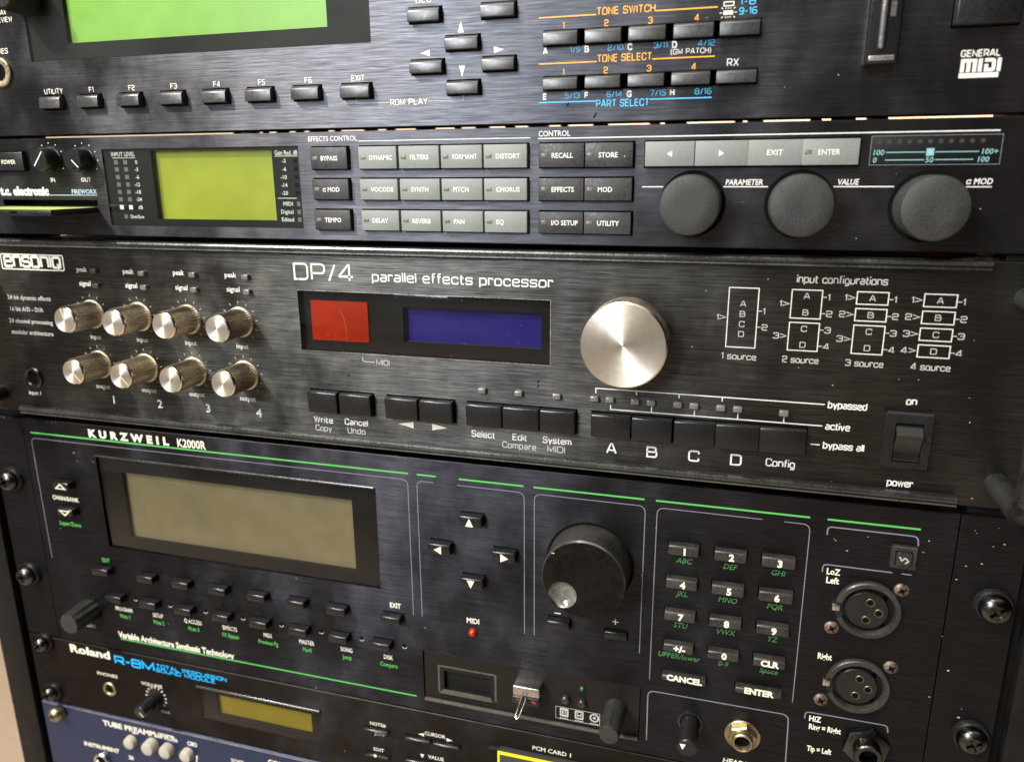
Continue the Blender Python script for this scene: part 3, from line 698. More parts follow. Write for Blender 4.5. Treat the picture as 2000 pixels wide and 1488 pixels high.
for q in keys:
    x0, z0, x1, z1, s, gr, led = q
    b = new(); key(b, x0, z0, x1, z1, 2.0, rt=.22, rb=.22, rs=.22, back=2.9); kb = part('key', b, 'greykey' if gr else 'fwkey', fw)
    w = x1 - x0; zc = (z0+z1)/2
    b = new()
    if s in '<>': tri(b, (x0+x1)/2, zc, 1.9, 2.3, 'l' if s == '<' else 'r', -2.05)
    elif s == 'EXIT': text(b, s, (x0+x1)/2, zc-.85, h=1.8, align='c', y=-2.05, bold=.02)
    else: text(b, s, x0 + w*.285, zc-.9, h=1.75, y=-2.05, bold=.02, squeeze=.93, w=(w*.6 if s in ('I/O SETUP', 'FORMANT', 'DYNAMIC') else None))
    part('legend', b, 'white', kb)
    if led:
        b = new(); box(b, x0+w*.03+.35, x0+w*.03+2.6, -2.12, -1.5, zc-.65, zc+.75, .08); part('indicator_lamp', b, 'fwled', kb)
    if s == 'STORE':
        b = new(); disc(b, x0+w*.83, zc-.6, .3, 2.06, 8); part('speck', b, 'chip', kb)
# display window
b = new(); box(b, lw[0]-.4, lw[2]+.4, 4.2, 9, lw[1]-.4, lw[3]+.4); part('display_housing', b, 'hole', fw)
op = (-118.78, 99.82, -57.36, 129.51)
b = new(); plate(b, lw[0], lw[2], lw[1], lw[3], [op], 2.2, .05, y=.9); fr = part('display_frame', b, 'mask', fw)
b = new(); box(b, op[0]-3, op[2]+1, 3.6, 4.0, op[1]-1, op[3]+3); part('display', b, 'lcdfw', fw)
ins = Print()
ym = .8
text(ins['grey'], 'INPUT LEVEL', -139.94, 127.26, 12.86, h=1.75, y=ym, bold=.03); line(ins['white'], -139.47, 126.54, -127.04, 126.54, .22, y=ym)
zrow = [124.67, 121.58, 118.23, 114.99, 111.73, 108.46, 104.94]
xc = (-137.88, -132.8); xr = -127.9
for z, s in zip(zrow, ('0', '-3', '-6', '-12', '-18', '-24', 'dB')):
    text(ins['white'], s, xr+1.6, z-.8, h=1.6, align='r', y=ym)
    for x in xc:
        poly(ins['white'] if s == 'dB' else ins['leddim'], [(x-1.05, z-.95), (x+1.05, z-.95), (x+1.05, z+.95), (x-1.05, z+.95)], ym)
zz = 100.81; text(ins['white'], 'Overflow', xc[1]-1, zz-.8, h=1.6, y=ym, squeeze=.85); poly(ins['leddim'], [(xc[0]+.8, zz-.9), (xc[0]+2.7, zz-.9), (xc[0]+2.7, zz+.9), (xc[0]+.8, zz+.9)], ym)
text(ins['white'], 'Gain Red. dB', -55.85, 126.91, 10.89, h=1.8, y=ym); line(ins['white'], -55.99, 126.41, -45.12, 126.41, .25, y=ym)
xr = -51.16
for s, z in zip(('-3', '-6', '-10', '-14', '-20'), (124.51, 121.19, 117.87, 114.6, 111.37)):
    text(ins['white'], s, xr+.3, z-.8, h=1.6, align='r', y=ym); poly(ins['hole'], [(xr+4, z-.9), (xr+5.8, z-.9), (xr+5.8, z+.9), (xr+4, z+.9)], ym)
line(ins['white'], -55.92, 109.21, -46.87, 109.21, .25, y=ym)
for s, z in zip(('MIDI', 'Digital', 'Edited'), (106.86, 103.54, 100.32)):
    text(ins['white'], s, xr+2.2, z-.8, h=1.65, align='r', y=ym); poly(ins['leddim'], [(xr+4.2, z-.9), (xr+5.8, z-.9), (xr+5.8, z+.9), (xr+4.2, z+.9)], ym)
ins.done(fr)
b = new(); box(b, lw[0]+.05, lw[2]-.05, .05, .3, lw[1]+.05, lw[3]-.05); part('pane', b, 'pane', fw)
# small scale window on the right
b = new(); box(b, cw[0], cw[2], -.35, .5, cw[1], cw[3], .12); win = part('scale_window', b, 'mask', fw)
b = new(); ribbon(b, [(cw[0], cw[1]), (cw[0], cw[3]), (cw[2], cw[3]), (cw[2], cw[1])], .18, closed=True, y=-.38); part('window_edge', b, 'dimline', win)
ins = Print(); yw = -.42
for zc, ws in ((124.97, ('100', '0', '100+')), (122.49, ('0', '50', '100'))):
    xa, xb, xm = cw[0]+1.0, cw[2]-.9-(0 if ws[2] == '100+' else 2.3), 193.62
    text(ins['teal'], ws[0], xa, zc-.85, h=1.7, y=yw, slant=.1); text(ins['teal'], ws[2], xb, zc-.85, h=1.7, align='r', y=yw, slant=.1)
    line(ins['teal'], xa+3.8, zc, xm-1.6, zc, .3, y=yw); line(ins['teal'], xm+1.6, zc, xb-(5.5 if ws[2] == '100+' else 4.6), zc, .3, y=yw)
    if ws[1] == '50': text(ins['teal'], '50', xm, zc-.85, h=1.7, align='c', y=yw, slant=.1)
    else:
        poly(ins['teal'], [(xm-1.2, zc-1.2), (xm+1.2, zc-1.2), (xm+1.2, zc+1.2), (xm-1.2, zc+1.2)], yw)
        ribbon(ins['steelblue'], [(xm-.4, zc-.6), (xm-.4, zc+.6), (xm+.4, zc+.6), (xm+.4, zc-.6)], .3, .2, True, y=yw-.02)
ins.done(win)
for i in range(11):
    b = new(); disc(b, cw[0]+2.5+i*3.1, cw[3]-1.9, .75, .40, 12); part('indicator_lamp', b, 'leddark', win)
# knobs
b = new(); key(b, *pb, 2.2, rt=.4, rb=.3, rs=.3, back=2.9); k = part('power_button', b, 'satin', fw)
b = new(); text(b, 'POWER', -200.51, 124.44, 8.3, h=1.8, y=-2.25); part('legend', b, 'cream', k)
for (cx, cz), ang in zip(kc, (40, -42)):
    b = new(); lathe(b, cx, cz, [(6.2, -.2), (6.2, .4), (5.6, .5), (5.1, 6.2), (4.6, 7.0), (0, 7.2)], 40); k = part('level_knob', b, 'plastic', fw)
    b = new(); an = math.radians(ang); dx, dz = math.cos(math.radians(50 if ang > 0 else 135)), math.sin(math.radians(50 if ang > 0 else 135))
    q = 1 if ang > 0 else -1
    line(b, cx - (dx*3.6 if ang > 0 else -dx*0), cz - (dz*3.6 if ang > 0 else 0), cx + (dx*4.4 if ang > 0 else -dx*4.6), cz + (dz*4.4 if ang > 0 else -dz*4.6), .5, y=-7.26); part('pointer', b, 'white', k)
for cx, cz in ((117.15, 107.73), (154.03, 107.77), (194.57, 107.21)):
    b = new(); lathe(b, cx, cz, [(11.9, -.2), (11.9, .08), (10.5, .08)], 56, 1); lathe(b, cx, cz, [(10.5, 0), (10.5, 13.6), (10.15, 14.6), (9.5, 15), (5, 15.1), (0, 15.1)], 64); part('rotary_knob', b, ['rubber', 'hole'], fw)
# memory card half out of its slot
cx1 = -150.99; zt = 104.84; zb = 102.24
card = thing('memory_card', 'slim green faced memory card sticking out of its slot below two small knobs', 'memory card', (cx1-27, -26, zb))
b = new(); box(b, cx1-54, cx1, -26, 22, zb, zt, .25); cb = part('card_body', b, 'satin', card)
b = new()
f = b.faces.new([b.verts.new(p) for p in ((cx1-53, -25.2, zt+.05), (cx1-1, -25.2, zt+.05), (cx1-1, 20, zt+.05), (cx1-53, 20, zt+.05))]); part('card_label', b, 'cardgreen', card)
b = new()
for xx in (-31.5, -22.5): poly(b, [(cx1+xx, zb+.9), (cx1+xx+3.6, zb+.9), (cx1+xx+3.6, zb+2.0), (cx1+xx, zb+2.0)], -26.05)
for xx in (-29.2,): poly(b, [(cx1+xx, zb+.9), (cx1+xx+1.2, zb+.9), (cx1+xx+1.2, zb+2.2), (cx1+xx, zb+2.2)], -26.06)
part('edge_marks', b, 'hole', card)
b = new(); line(b, cx1-18.5, zb+.2, cx1-18.5, zt-.2, .25, y=-26.05); part('seam', b, 'hole', card)

# ================================================================== four-channel processor with silver knobs
dp = thing('effects_processor', 'black four channel effects unit with silver knobs and a red and blue display window', 'effects processor', (0, 0, 0))
pr = Print(); HL = []
D0, D1 = 0.9, 89.4
wn = (-49.6, 43.61, 64.16, 70.13); HL.append(wn)
row1 = row([(-46.53, 15.65, -32.15, 25.24), (-30.86, 15.61, -15.76, 25.14), (-8.73, 15.75, 6.47, 25.63), (7.37, 15.75, 22.36, 25.49), (28.61, 16.32, 44.27, 26), (44.81, 16.08, 60.3, 25.95), (60.79, 15.79, 75.34, 25.72),
  (82, 16.33, 97.91, 25.49), (98.42, 16.06, 114.15, 25.28), (114.97, 15.73, 130.51, 25.05), (130.71, 16.07, 146.91, 25.65), (147.04, 15.48, 163.68, 25.44)])
for i, j in ((0, 1), (2, 3), (4, 6), (7, 11)): HL.append((row1[i][0]-.5, row1[0][1]-.5, row1[j][2]+.5, row1[0][3]+.5))
P_ = pr['white']
wide(P_, 'DP/4', -50.32, 75.08, 28.17, h=6.6, th=.13, gap=.30)
wide(P_, 'parallel effects processor', -13.04, 75.38, 78, h=3.75, th=.16, gap=.30)
# maker badge at the left edge
lx1 = -175.7; lz0 = 74.99; lz1 = 82.14
ribbon(pr['cream'], [(lx1-38, lz0), (lx1-38, lz1), (lx1, lz1), (lx1, lz0)], .55, .8, True)
wide(pr['cream'], 'ensonıQ', lx1-36.0, lz0+1.35, 34.2, h=6.8, th=.17, gap=.26, rad=.12)
kx = [-163.0, -135.7, -108.3, -80.5]
for i, (pu, su) in enumerate((((-159.24, 75.32), (-159.1, 68.64))  , ((-132.42, 75.15), (-131.98, 68.6)), ((-104.51, 75.39), (-104.6, 68.61)), ((-76.9, 75.2), (-76.56, 68.8)))):
    text(pr['grey' if i == 0 else 'white'], 'peak', pu[0]-3.0, pu[1]-.5, h=2.3, align='r', squeeze=.95); text(pr['white'], 'signal', pu[0]-2.0, su[1]-.5, h=2.3, align='r', squeeze=.95)
text(pr['grey'], '24 bit dynamic effects', -186.87, 59.91, h=2.1, align='r'); text(pr['grey'], '16 bit A/D - D/A', -192.67, 54.09, h=2.1, align='r'); text(pr['grey'], '24 channel processing', -188.03, 48.03, h=2.1, align='r'); text(pr['grey'], 'modular architecture', -188.69, 42.32, h=2.1, align='r')
kz = (54.5, 29.6)
for i, x in enumerate(kx):
    for z, s in zip(kz, ('input', 'output')):
        text(pr['white' if i > 1 else 'grey'], s, x+.2, z-12.2, h=2.15, align='c')
        for j in range(11):
            an = math.radians(90 + 138 - j*27.6)
            line(pr['grey'], x+8.4*math.cos(an), z+8.4*math.sin(an), x+9.6*math.cos(an), z+9.6*math.sin(an), .25)
    text(pr['white'], str(i+1), x + 5.6, kz[1]-19.6, h=3.9, align='c', bold=.012, squeeze=1.1)
ji = (-205.58, 20.03); text(pr['white'], 'input 1', -210.65, 10.84, h=2.0)
ribbon(pr['grey'], [(-19.87, 42.04), (-19.62, 40.08), (-14.11, 39.99)], .3); wide(pr['grey'], 'MIDI', -13.19, 39, 5.98, h=2.1, th=.14)
for s1, ink, (x, z, w) in (('Write', 'white', (-45.93, 10.23, 9.25)), ('Copy', 'grey', (-45.45, 6.23, 7.95)), ('Cancel', 'white', (-30.36, 10.39, 11.04)), ('Undo', 'grey', (-29.23, 6.32, 8.53)),
        ('Select', 'white', (30.02, 10.23, 10.14)), ('Edit', 'white', (48.33, 10.36, 5.94)), ('Compare', 'grey', (43.77, 6.56, 14.52)), ('System', 'white', (61.48, 10.35, 11.79)), ('MIDI', 'grey', (63.49, 6.53, 7.14))):
    wide(pr[ink], s1, x, z, w, h=2.55, th=.17 if ink == 'white' else .14, gap=.34)
tri(pr['cream'], (row1[2][0]+row1[2][2])/2+.5, row1[2][1]-3.1, 7.2, 2.9, 'l'); tri(pr['cream'], (row1[3][0]+row1[3][2])/2+.5, row1[3][1]-3.1, 7.2, 2.9, 'r')
for i, s in ((7, 'A'), (8, 'B'), (9, 'C'), (10, 'D')):
    q = row1[i]; wide(pr['white'], s, (q[0]+q[2])/2+.2, (8.64+8.31)/2, h=4.0, w=3.7, align='c', th=.17)
q = row1[11]; wide(pr['white'], 'Config', 150.28, 9.39, 10.27, h=2.8, th=.16)
# routing lines under the large knob
zb1 = 35.41; zb2 = 27.03
xl = [(82.89, 89.12), (99.16, 105.4), (115.75, 122.01), (132.06, 138.32)]; xcfg = 155.08
zled = 31.39
ribbon(pr['white'], [(xl[0][0]+.3, zb1-2.1), (xl[0][0]+.3, zb1), (169.09, zb1)], .42)
for a, _ in xl[1:]: line(pr['white'], a+.3, zb1-1.7, a+.3, zb1, .4, y=-.045)
ribbon(pr['white'], [(xl[0][1]+.2, zb2+2.1), (xl[0][1]+.2, zb2), (169.04, zb2)], .42)
for x in [a[1] for a in xl[1:]] + [xcfg]: line(pr['white'], x+.2, zb2, x+.2, zb2+2.4, .4, y=-.045)
wide(pr['white'], 'bypassed', 170.43, zb1-1.1, 183.45-170.43, h=2.45, th=.19); wide(pr['white'], 'active', 170.29, zb2-1.1, 178.44-170.29, h=2.45, th=.19)
zb3 = 19.53; line(pr['white'], 165.45, zb3, 168.82, zb3, .4); wide(pr['white'], 'bypass all', 170.13, zb3-1.1, 184.06-170.13, h=2.45, th=.19)
wide(pr['white'], 'on', 196.51, 37.68, 3.16, h=2.5, th=.19); wide(pr['white'], 'power', 193.54, 6.12, 8.43, h=2.5, th=.19)
# source diagrams
wide(pr['grey'], 'input configurations', 155.71, 80.39, 29.75, h=2.55, th=.15)
zt = 77.7; zb = 55.21
xb = [(132.29, 142.82), (154.28, 164.61), (176.15, 186.4), (197.8, 207.99)]
rowz = [zt - 2.2 - 6.0*i for i in range(4)]
plans = (((0, 3),), ((0, 1), (2, 3)), ((0, 0), (1, 1), (2, 3)), ((0, 0), (1, 1), (2, 2), (3, 3)))
g = pr['grey']; g2 = pr['white']
for k, ((x0, x1), pl) in enumerate(zip(xb, plans)):
    for a, e in pl:
        za, ze = rowz[a]+2.2, rowz[e]-2.2
        ribbon(g2, [(x0, ze), (x0, za), (x1, za), (x1, ze)], .36, closed=True)
        zm = (za+ze)/2
        wide(g, str(a+1), x0-3.4, zm-1.0, h=2.0, align='r', th=.16); wide(g, '>', x0-2.9, zm-1.0, h=2.0, w=2.2, th=.15)
        outs = range(a, e+1) if k else (1, 2)
        for o_ in outs:
            zo = rowz[o_] - .2
            line(g, x1+.2, zo, x1+1.6, zo, .3); wide(g, str(o_+1 if k else o_), x1+2.0, zo-1.0, h=2.0, th=.16)
        for i in range(a, e+1):
            zi = rowz[i] if k else zm + 5.3 - i*3.8
            wide(g, 'ABCD'[i], (x0+x1)/2, zi-.95, h=1.9, align='c', th=.15)
    wide(g, '%d source' % (k+1), (x0+x1)/2-.3, zb-4.5, h=2.2, w=12.4, align='c', th=.15)
for q in [(123.92, 76.14), (120.01, 54.57), (158.88, 48.83), (215.07, 62.16), (199.35, 46.94), (216.18, 41.57), (217.52, 32.58), (192.87, 46.67), (171.1, 43.01), (221.93, 4.04), (174.11, 5.33), (51.68, 3.86), (145.59, 81.23)]: chips(pr['grey'], [q], .3)
for u in ((-27.15, 33.24), (59.21, 36.51), (59.21, 34.55)): ribbon(pr['hole'], [(u[0]-.2, u[1]-.7), (u[0]+.3, u[1]+.7)], .5, y=-.03)
b = new(); plate(b, -241.5, 241.5, D0, D1, HL); pan = part('front_panel', b, 'dp', dp); pr.done(pan)
chassis(dp, -216, 216, 2.5, 88)
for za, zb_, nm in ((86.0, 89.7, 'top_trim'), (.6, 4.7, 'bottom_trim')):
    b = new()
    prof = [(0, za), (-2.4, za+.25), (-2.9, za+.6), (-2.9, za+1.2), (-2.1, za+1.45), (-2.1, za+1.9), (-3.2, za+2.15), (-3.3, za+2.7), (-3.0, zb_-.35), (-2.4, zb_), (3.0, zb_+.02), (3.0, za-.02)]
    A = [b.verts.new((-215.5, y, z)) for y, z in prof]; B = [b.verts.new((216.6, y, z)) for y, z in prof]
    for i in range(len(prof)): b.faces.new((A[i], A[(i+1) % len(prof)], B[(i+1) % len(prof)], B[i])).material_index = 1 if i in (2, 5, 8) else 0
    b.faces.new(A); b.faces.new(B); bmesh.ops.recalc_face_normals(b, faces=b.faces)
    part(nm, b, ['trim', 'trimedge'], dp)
# window
b = new(); box(b, wn[0]-.4, wn[2]+.4, 6.6, 10, wn[1]-.4, wn[3]+.4); part('display_housing', b, 'hole', dp)
rd = (-45.05, 47.82, -17.42, 65.66); bl = (-1.2, 48.98, 59.67, 64.21)
b = new(); plate(b, wn[0], wn[2], wn[1], wn[3], [bl], 1.5, .05, y=3.0); part('display_frame', b, 'mask', dp)
b = new(); box(b, rd[0], rd[2], 2.4, 2.95, rd[1], rd[3], .2); part('red_display', b, 'ledred', dp)
b = new(); box(b, bl[0]-1, bl[2]+1, 6.0, 6.4, bl[1]-1, bl[3]+1); part('blue_display', b, 'lcdblue', dp)
b = new(); ribbon(b, [(bl[0]+.2, bl[1]+.2), (bl[0]+.2, bl[3]-.2), (bl[2]-.2, bl[3]-.2), (bl[2]-.2, bl[1]+.2)], .8, closed=True, y=4.6); part('display_border', b, 'lcdrim', dp)
b = new(); box(b, wn[0]+.05, wn[2]-.05, .25, .6, wn[1]+.05, wn[3]-.05, .05); pa = part('pane', b, 'smoke', dp)
b = new()
ribbon(b, [(-29.39, 61.94), (-27.68, 58.2), (-27.19, 54.62), (-27.13, 48.26)], .06, 1, y=.2)
for q in [(10.82, 59.34), (33.04, 59.11), (24.43, 55.88), (51.87, 59.39), (14.11, 54.48), (46.87, 55.54), (13.14, 46.72), (22.94, 51.02), (21.18, 45.2), (41.07, 47.05), (27.24, 50.38), (50.76, 52.13), (5.13, 45.58), (26.78, 68.63), (-2.99, 68.75), (-36.19, 50.74), (-32.53, 49.33)]:
    x, z = q; r_ = random.uniform(.1, .24); poly(b, [(x-r_, z-.1), (x+r_*.6, z-r_), (x+r_, z+.1), (x-r_*.2, z+r_)], .2)
part('scratches', b, 'scratchmat', pa)
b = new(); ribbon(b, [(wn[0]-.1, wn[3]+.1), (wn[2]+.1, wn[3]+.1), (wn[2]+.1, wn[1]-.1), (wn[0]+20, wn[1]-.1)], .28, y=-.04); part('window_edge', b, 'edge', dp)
# keys and lamps
for q in row1:
    b = new(); key(b, *q, 3.5, rt=.8, rb=.35, rs=.55, back=2.9); part('button', b, 'plastic', dp)
lamps = [(-157.37, 75.74), (-157.14, 68.7), (-130.09, 75.34), (-129.82, 68.79), (-102.24, 75.53), (-102.23, 68.77), (-74.59, 75.38), (-74.38, 68.83),
         (35.23, 31.26), (51.11, 31.21), (67.33, 31.12)] + [(x, zled) for a in xl for x in a] + [(xcfg, zled-.2)]
for i, (x, z) in enumerate(lamps):
    b = new(); box(b, x-1.75, x+1.75, -2.0, 1, z-1.3, z+1.05, .6, seg=4); part('indicator_lamp', b, 'leddark' if i in (0, 1) else 'ledclear', dp)
# knobs
marks = {(0, 0): 105, (1, 0): 270, (2, 0): 268, (3, 0): 247, (0, 1): -48, (1, 1): -46, (2, 1): 66, (3, 1): 67}
for i, x in enumerate(kx):
    for j, z in enumerate(kz):
        b = new()
        lathe(b, x, z, [(7.0, 0), (7.0, .05), (6.35, .05), (6.35, 1.0), (6.35, 15.2)], 72, teeth=(3, 4), tip=.5)
        k = part('level_knob', b, 'knurl', dp)
        b = new(); lathe(b, x, z, [(6.1, 15.0), (6.1, 15.9), (5.6, 16.5)], 56); part('rim', b, 'alurim', k)
        b = new(); lathe(b, x, z, [(5.6, 16.5), (3.5, 16.5), (1.5, 16.5), (0, 16.5)], 64); part('turned_face', b, 'alu', k)
        b = new(); an = math.radians(marks[i, j]); line(b, x+.3*math.cos(an), z+.3*math.sin(an), x+5.6*math.cos(an), z+5.6*math.sin(an), .42, y=-16.56); part('pointer', b, 'goldmark', k)
x, z = 95.26, 56.16
b = new(); lathe(b, x, z, [(16.5, 0), (16.5, .1), (16.4, .5), (16.4, 11.0), (16.2, 11.6)], 260, teeth=(2, 3), tip=.28); k = part('data_knob', b, 'knurl', dp)
b = new(); lathe(b, x, z, [(16.2, 11.4), (16.6, 11.9), (16.6, 12.5), (16.0, 13.0)], 96); part('rim', b, 'alurim', k)
b = new(); lathe(b, x, z, [(16.0, 13), (11, 13), (7, 13), (3.5, 13), (1.2, 13), (0, 13)], 128); part('turned_face', b, 'alu', k)
# jack, rocker switch, handles
b = new(); lathe(b, *ji, [(5.6, 0), (5.6, .8), (5.1, 1.4), (3.9, 1.5), (3.4, .9), (3.2, .1)], 40); k = part('input_jack', b, 'steel', dp)
b = new(); disc(b, *ji, 3.3, .15); part('jack_hole', b, 'hole', k)
sw = (190.24, 13.37, 205.49, 35.15)
b = new(); plate(b, sw[0], sw[2], sw[1], sw[3], [(sw[0]+3.2, sw[1]+3.0, sw[2]-2.8, sw[3]-4.0)], 2.4, .7, y=-2.4); k = part('power_switch', b, 'satin', dp)
b = new(); box(b, sw[0]+3.0, sw[2]-2.6, -.4, -.1, sw[1]+2.8, sw[3]-3.8); part('well', b, 'hole', k)
b = new()
ra, rb_, zc0, zc1 = sw[0]+3.5, sw[2]-3.1, sw[1]+3.4, sw[3]-4.4
prof = [(0, zc0), (-2.2, zc0), (-2.6, zc0+.7), (-2.3, zc0+3), (-2.5, zc0+6), (-3.4, zc1-6.5), (-4.7, zc1-4.2), (-4.9, zc1-3.6), (-4.5, zc1-3.1), (-1.0, zc1-.1), (0, zc1)]
A = [b.verts.new((ra, y, z)) for y, z in prof]; B = [b.verts.new((rb_, y, z)) for y, z in prof]
for i in range(len(prof)): b.faces.new((A[i], A[(i+1) % len(prof)], B[(i+1) % len(prof)], B[i]))
fa, fb = b.faces.new(A), b.faces.new(B)
bmesh.ops.recalc_face_normals(b, faces=b.faces)
part('rocker', b, 'rocker', k)
for hx in (-229, 229):
    b = new(); z0, z1 = 10.5, 77
    pts = [(hx, 1, z0), (hx, -8, z0), (hx, -20, z0)]
    pts += [(hx, -24 - 8*math.sin(a), z0 + 8 - 8*math.cos(a)) for a in [math.pi/2*k/6 for k in range(7)]]
    pts += [(hx, -24 - 8*math.cos(a), z1 - 8 + 8*math.sin(a)) for a in [math.pi/2*k/6 for k in range(7)]]
    pts += [(hx, -20, z1), (hx, -8, z1), (hx, 1, z1)]
    tube(b, pts, 4.1, 24); part('handle', b, 'darkmetal', dp)

# ================================================================== sampler-synth with keypad and large dial
K0, K1 = -133.2, -2.6
ku = thing('synth_module', 'tall black synth module with olive display, number keypad, dial and two mic sockets', 'synth module', (0, 0, K0))
pr = Print(); HL = []; keys = []
def kk(b, s='', glyph='', d=4.0): keys.append((b, s, glyph, d)); HL.append(grow(b, .45))
soft = row([(-184.33, -83.84, -173.82, -81.69), (-155.98, -83.98, -145.51, -82.04), (-134.2, -84.52, -123.64, -82.23), (-112.12, -85.43, -101.53, -83.14), (-89.43, -84.93, -78.77, -82.68), (-67.49, -85.53, -56.83, -82.8), (-45.18, -85.13, -34.67, -82.61), (-16.62, -85.53, -6.19, -82.6)])
mode = row([(-178.42, -98.84, -168.01, -97.39), (-156.33, -99.26, -146.11, -97.63), (-134.61, -99.43, -124.01, -98.24), (-111.9, -100.63, -101.71, -98.26), (-89.67, -100.33, -79.32, -98.08), (-67.44, -100.33, -56.68, -98.24), (-45.34, -100.11, -34.66, -97.78), (-22.8, -99.93, -12.01, -97.63)])
def fit(q): c = ((q[0]+q[2])/2, (q[1]+q[3])/2); return (c[0]-4.9, c[1]-1.85, c[0]+4.9, c[1]+1.85)
soft = [fit(q) for q in soft]; mode = [fit(q) for q in mode]
for q in soft + mode: kk(q, d=4.5)
text(pr['green'], 'EDIT', (soft[0][0]+soft[0][2])/2+1, soft[0][3]+2.0, h=2.3, align='c', squeeze=.7)
text(pr['cream'], 'EXIT', (soft[7][0]+soft[7][2])/2+1.2, soft[7][3]+2.6, h=2.5, align='c', squeeze=.75, bold=.03)
zP = (-107.74 + -107.7 + -107.65 + -108.25 + -108.28 + -108.37 + -108.03 + -107.66)/8
zM = (-112.23 + -111.9 + -112.16 + -112.39 + -112.55 + -112.37 + -111.96 + -112.16)/8
for q, s, s2 in zip(mode, ('PROGRAM', 'SETUP', 'Q ACCESS', 'EFFECTS', 'MIDI', 'MASTER', 'SONG', 'DISK'), ('Mute 1', 'Mute 2', 'Mute 3', 'FX Bypass', 'Previous Pg', 'Mark', 'Jump', 'Compare')):
    xm = (q[0]+q[2])/2 + 2.2
    text(pr['cream'], s, xm, zP, h=2.3, align='c', squeeze=.70, bold=.015); text(pr['green'], s2, xm, zM, h=2.3, align='c', squeeze=.72)
for q in mode: disc(pr['hole'], q[2]+6.0, q[3]-2.0, 1.15, .04, 14); lathe(pr['grey'], q[2]+6.0, q[3]-2.0, [(1.45, .06), (1.1, .06)], 10, a0=-2.6, a1=-.3)
cb = [fit((-200.15, -38.03, -191.12, -34.91)), fit((-200.3, -52.9, -191.33, -49.94))]
cb = [(-cb[0][0]*0 + (cb[0][0]+cb[1][0])/2, q[1], (cb[0][2]+cb[1][2])/2, q[3]) for q in cb]
kk(cb[0], '', 'U', 4.5); kk(cb[1], '', 'V', 4.5)
xm = (cb[0][0]+cb[0][2])/2+2.5
text(pr['cream'], 'CHAN/BANK', -207.06, -46.83, 17.27, h=2.3, bold=.015); text(pr['green'], 'Layer/Zone', -205.04, -61.24, 14, h=2.2)
zg = -10.25
zl = zg - 3.0
for a, e in ((-214.61, -0.66), (3.55, 12.59), (23.42, 52.88), (57.3, 104.33), (108.96, 168.05), (174.34, 206.84)): line(pr['green'], a, zg, e, zg, .75)
text(pr['cream'], 'KURZWEIL', -176.5, zg+1.2, h=3.7, w=-127.81--176.5, bold=.055, space=1.75); text(pr['cream'], 'K2000R', -122.84, zg+1.0, w=-106.49--122.84, h=4.1, bold=.02)
dl = pr['dimline']
zlow = -81.45
ribbon(dl, [(-214.74, -82.48), (-214.74, zl), (-1.02, zl), (-1.02, zlow)], .35, 3)
x3 = 53.17; zl2 = -81.76
ribbon(dl, [(3.41, zlow), (3.41, zl), (11.33, zl)], .35, 3); ribbon(dl, [(22.65, zl), (x3, zl), (x3, zl2)], .35, 3)
ribbon(dl, [(57.68, zl2), (57.68, zl), (104.81, zl), (104.81, -82.09)], .35, 3)
ribbon(dl, [(109.64, -94.14), (109.64, zl), (150.62, zl)], .35, 3); ribbon(dl, [(158.83, zl), (168.42, zl), (168.42, -93.47)], .35, 3)
# display
lw = (-174.41, -70.23, -17.22, -19.25); HL.append(lw)
# arrows
arrows = [fit((24.14, -30.22, 35.23, -25.6)), fit((8.97, -45.42, 20.29, -40.91)), fit((39.26, -45.24, 50.24, -40.49)), fit((23.91, -60.27, 35.58, -55.69))]
for q, g_ in zip(arrows, 'uldr'.replace('ld', 'lr').replace('rr', 'rd') if False else ('u', 'l', 'r', 'd')): kk((q[0]-.3, q[1]-.6, q[2]+.3, q[3]+.6), '', g_, 4.5)
text(pr['cream'], 'MIDI', 25.57, -80.78, 6.04, h=2.6, bold=.02)
# dial keys
pm_ = [fit((64.04, -73.82, 74.72, -70.87)), fit((88.99, -75.92, 99.87, -73.2))]
kk(pm_[0], d=4.2); kk(pm_[1], d=1.8)
line(pr['cream'], 66.96, -68.77, 69.74, -68.77, .5); x, z = 94.03, -68.68; line(pr['cream'], x-1.3, z, x+1.3, z, .35); line(pr['cream'], x, z-1.3, x, z+1.3, .35, y=-.055)
# keypad
pad = [row([(115.11, -31.69, 127.23, -27.33), (133.39, -31.95, 145.73, -27.25), (151.64, -31.79, 164.18, -27.77)]), row([(114.84, -46.82, 127.36, -42.55), (133.26, -46.98, 145.78, -42.63), (151.58, -47.06, 164.4, -42.74)]),
       row([(114.89, -61.51, 127.37, -57.87), (133.16, -61.86, 145.79, -57.65), (151.7, -62.1, 164.19, -57.99)]), row([(115.14, -76.49, 127.37, -73.07), (133.25, -77.1, 145.72, -73.36), (151.59, -76.81, 163.95, -73.13)])]
for rw, ws, gs in zip(pad, ('123', '456', '789', ('+/-', '0', 'CLR')), (('ABC', 'DEF', 'GHI'), ('JKL', 'MNO', 'PQR'), ('STU', 'VWX', 'YZ'), ('UPPER/lower', '0-9', 'Space'))):
    for q, s, g_ in zip(rw, ws, gs):
        kk(q, s, d=3.5); text(pr['dgreen'], g_, (q[0]+q[2])/2+.2, q[1]-4.9, h=2.3, align='c', slant=.2, squeeze=.95)
two = row([(115.08, -91.27, 133.33, -88.57), (145.43, -90.43, 163.71, -88.06)]); kk(two[0], 'CANCEL', d=3.5); kk(two[1], 'ENTER', d=3.5)
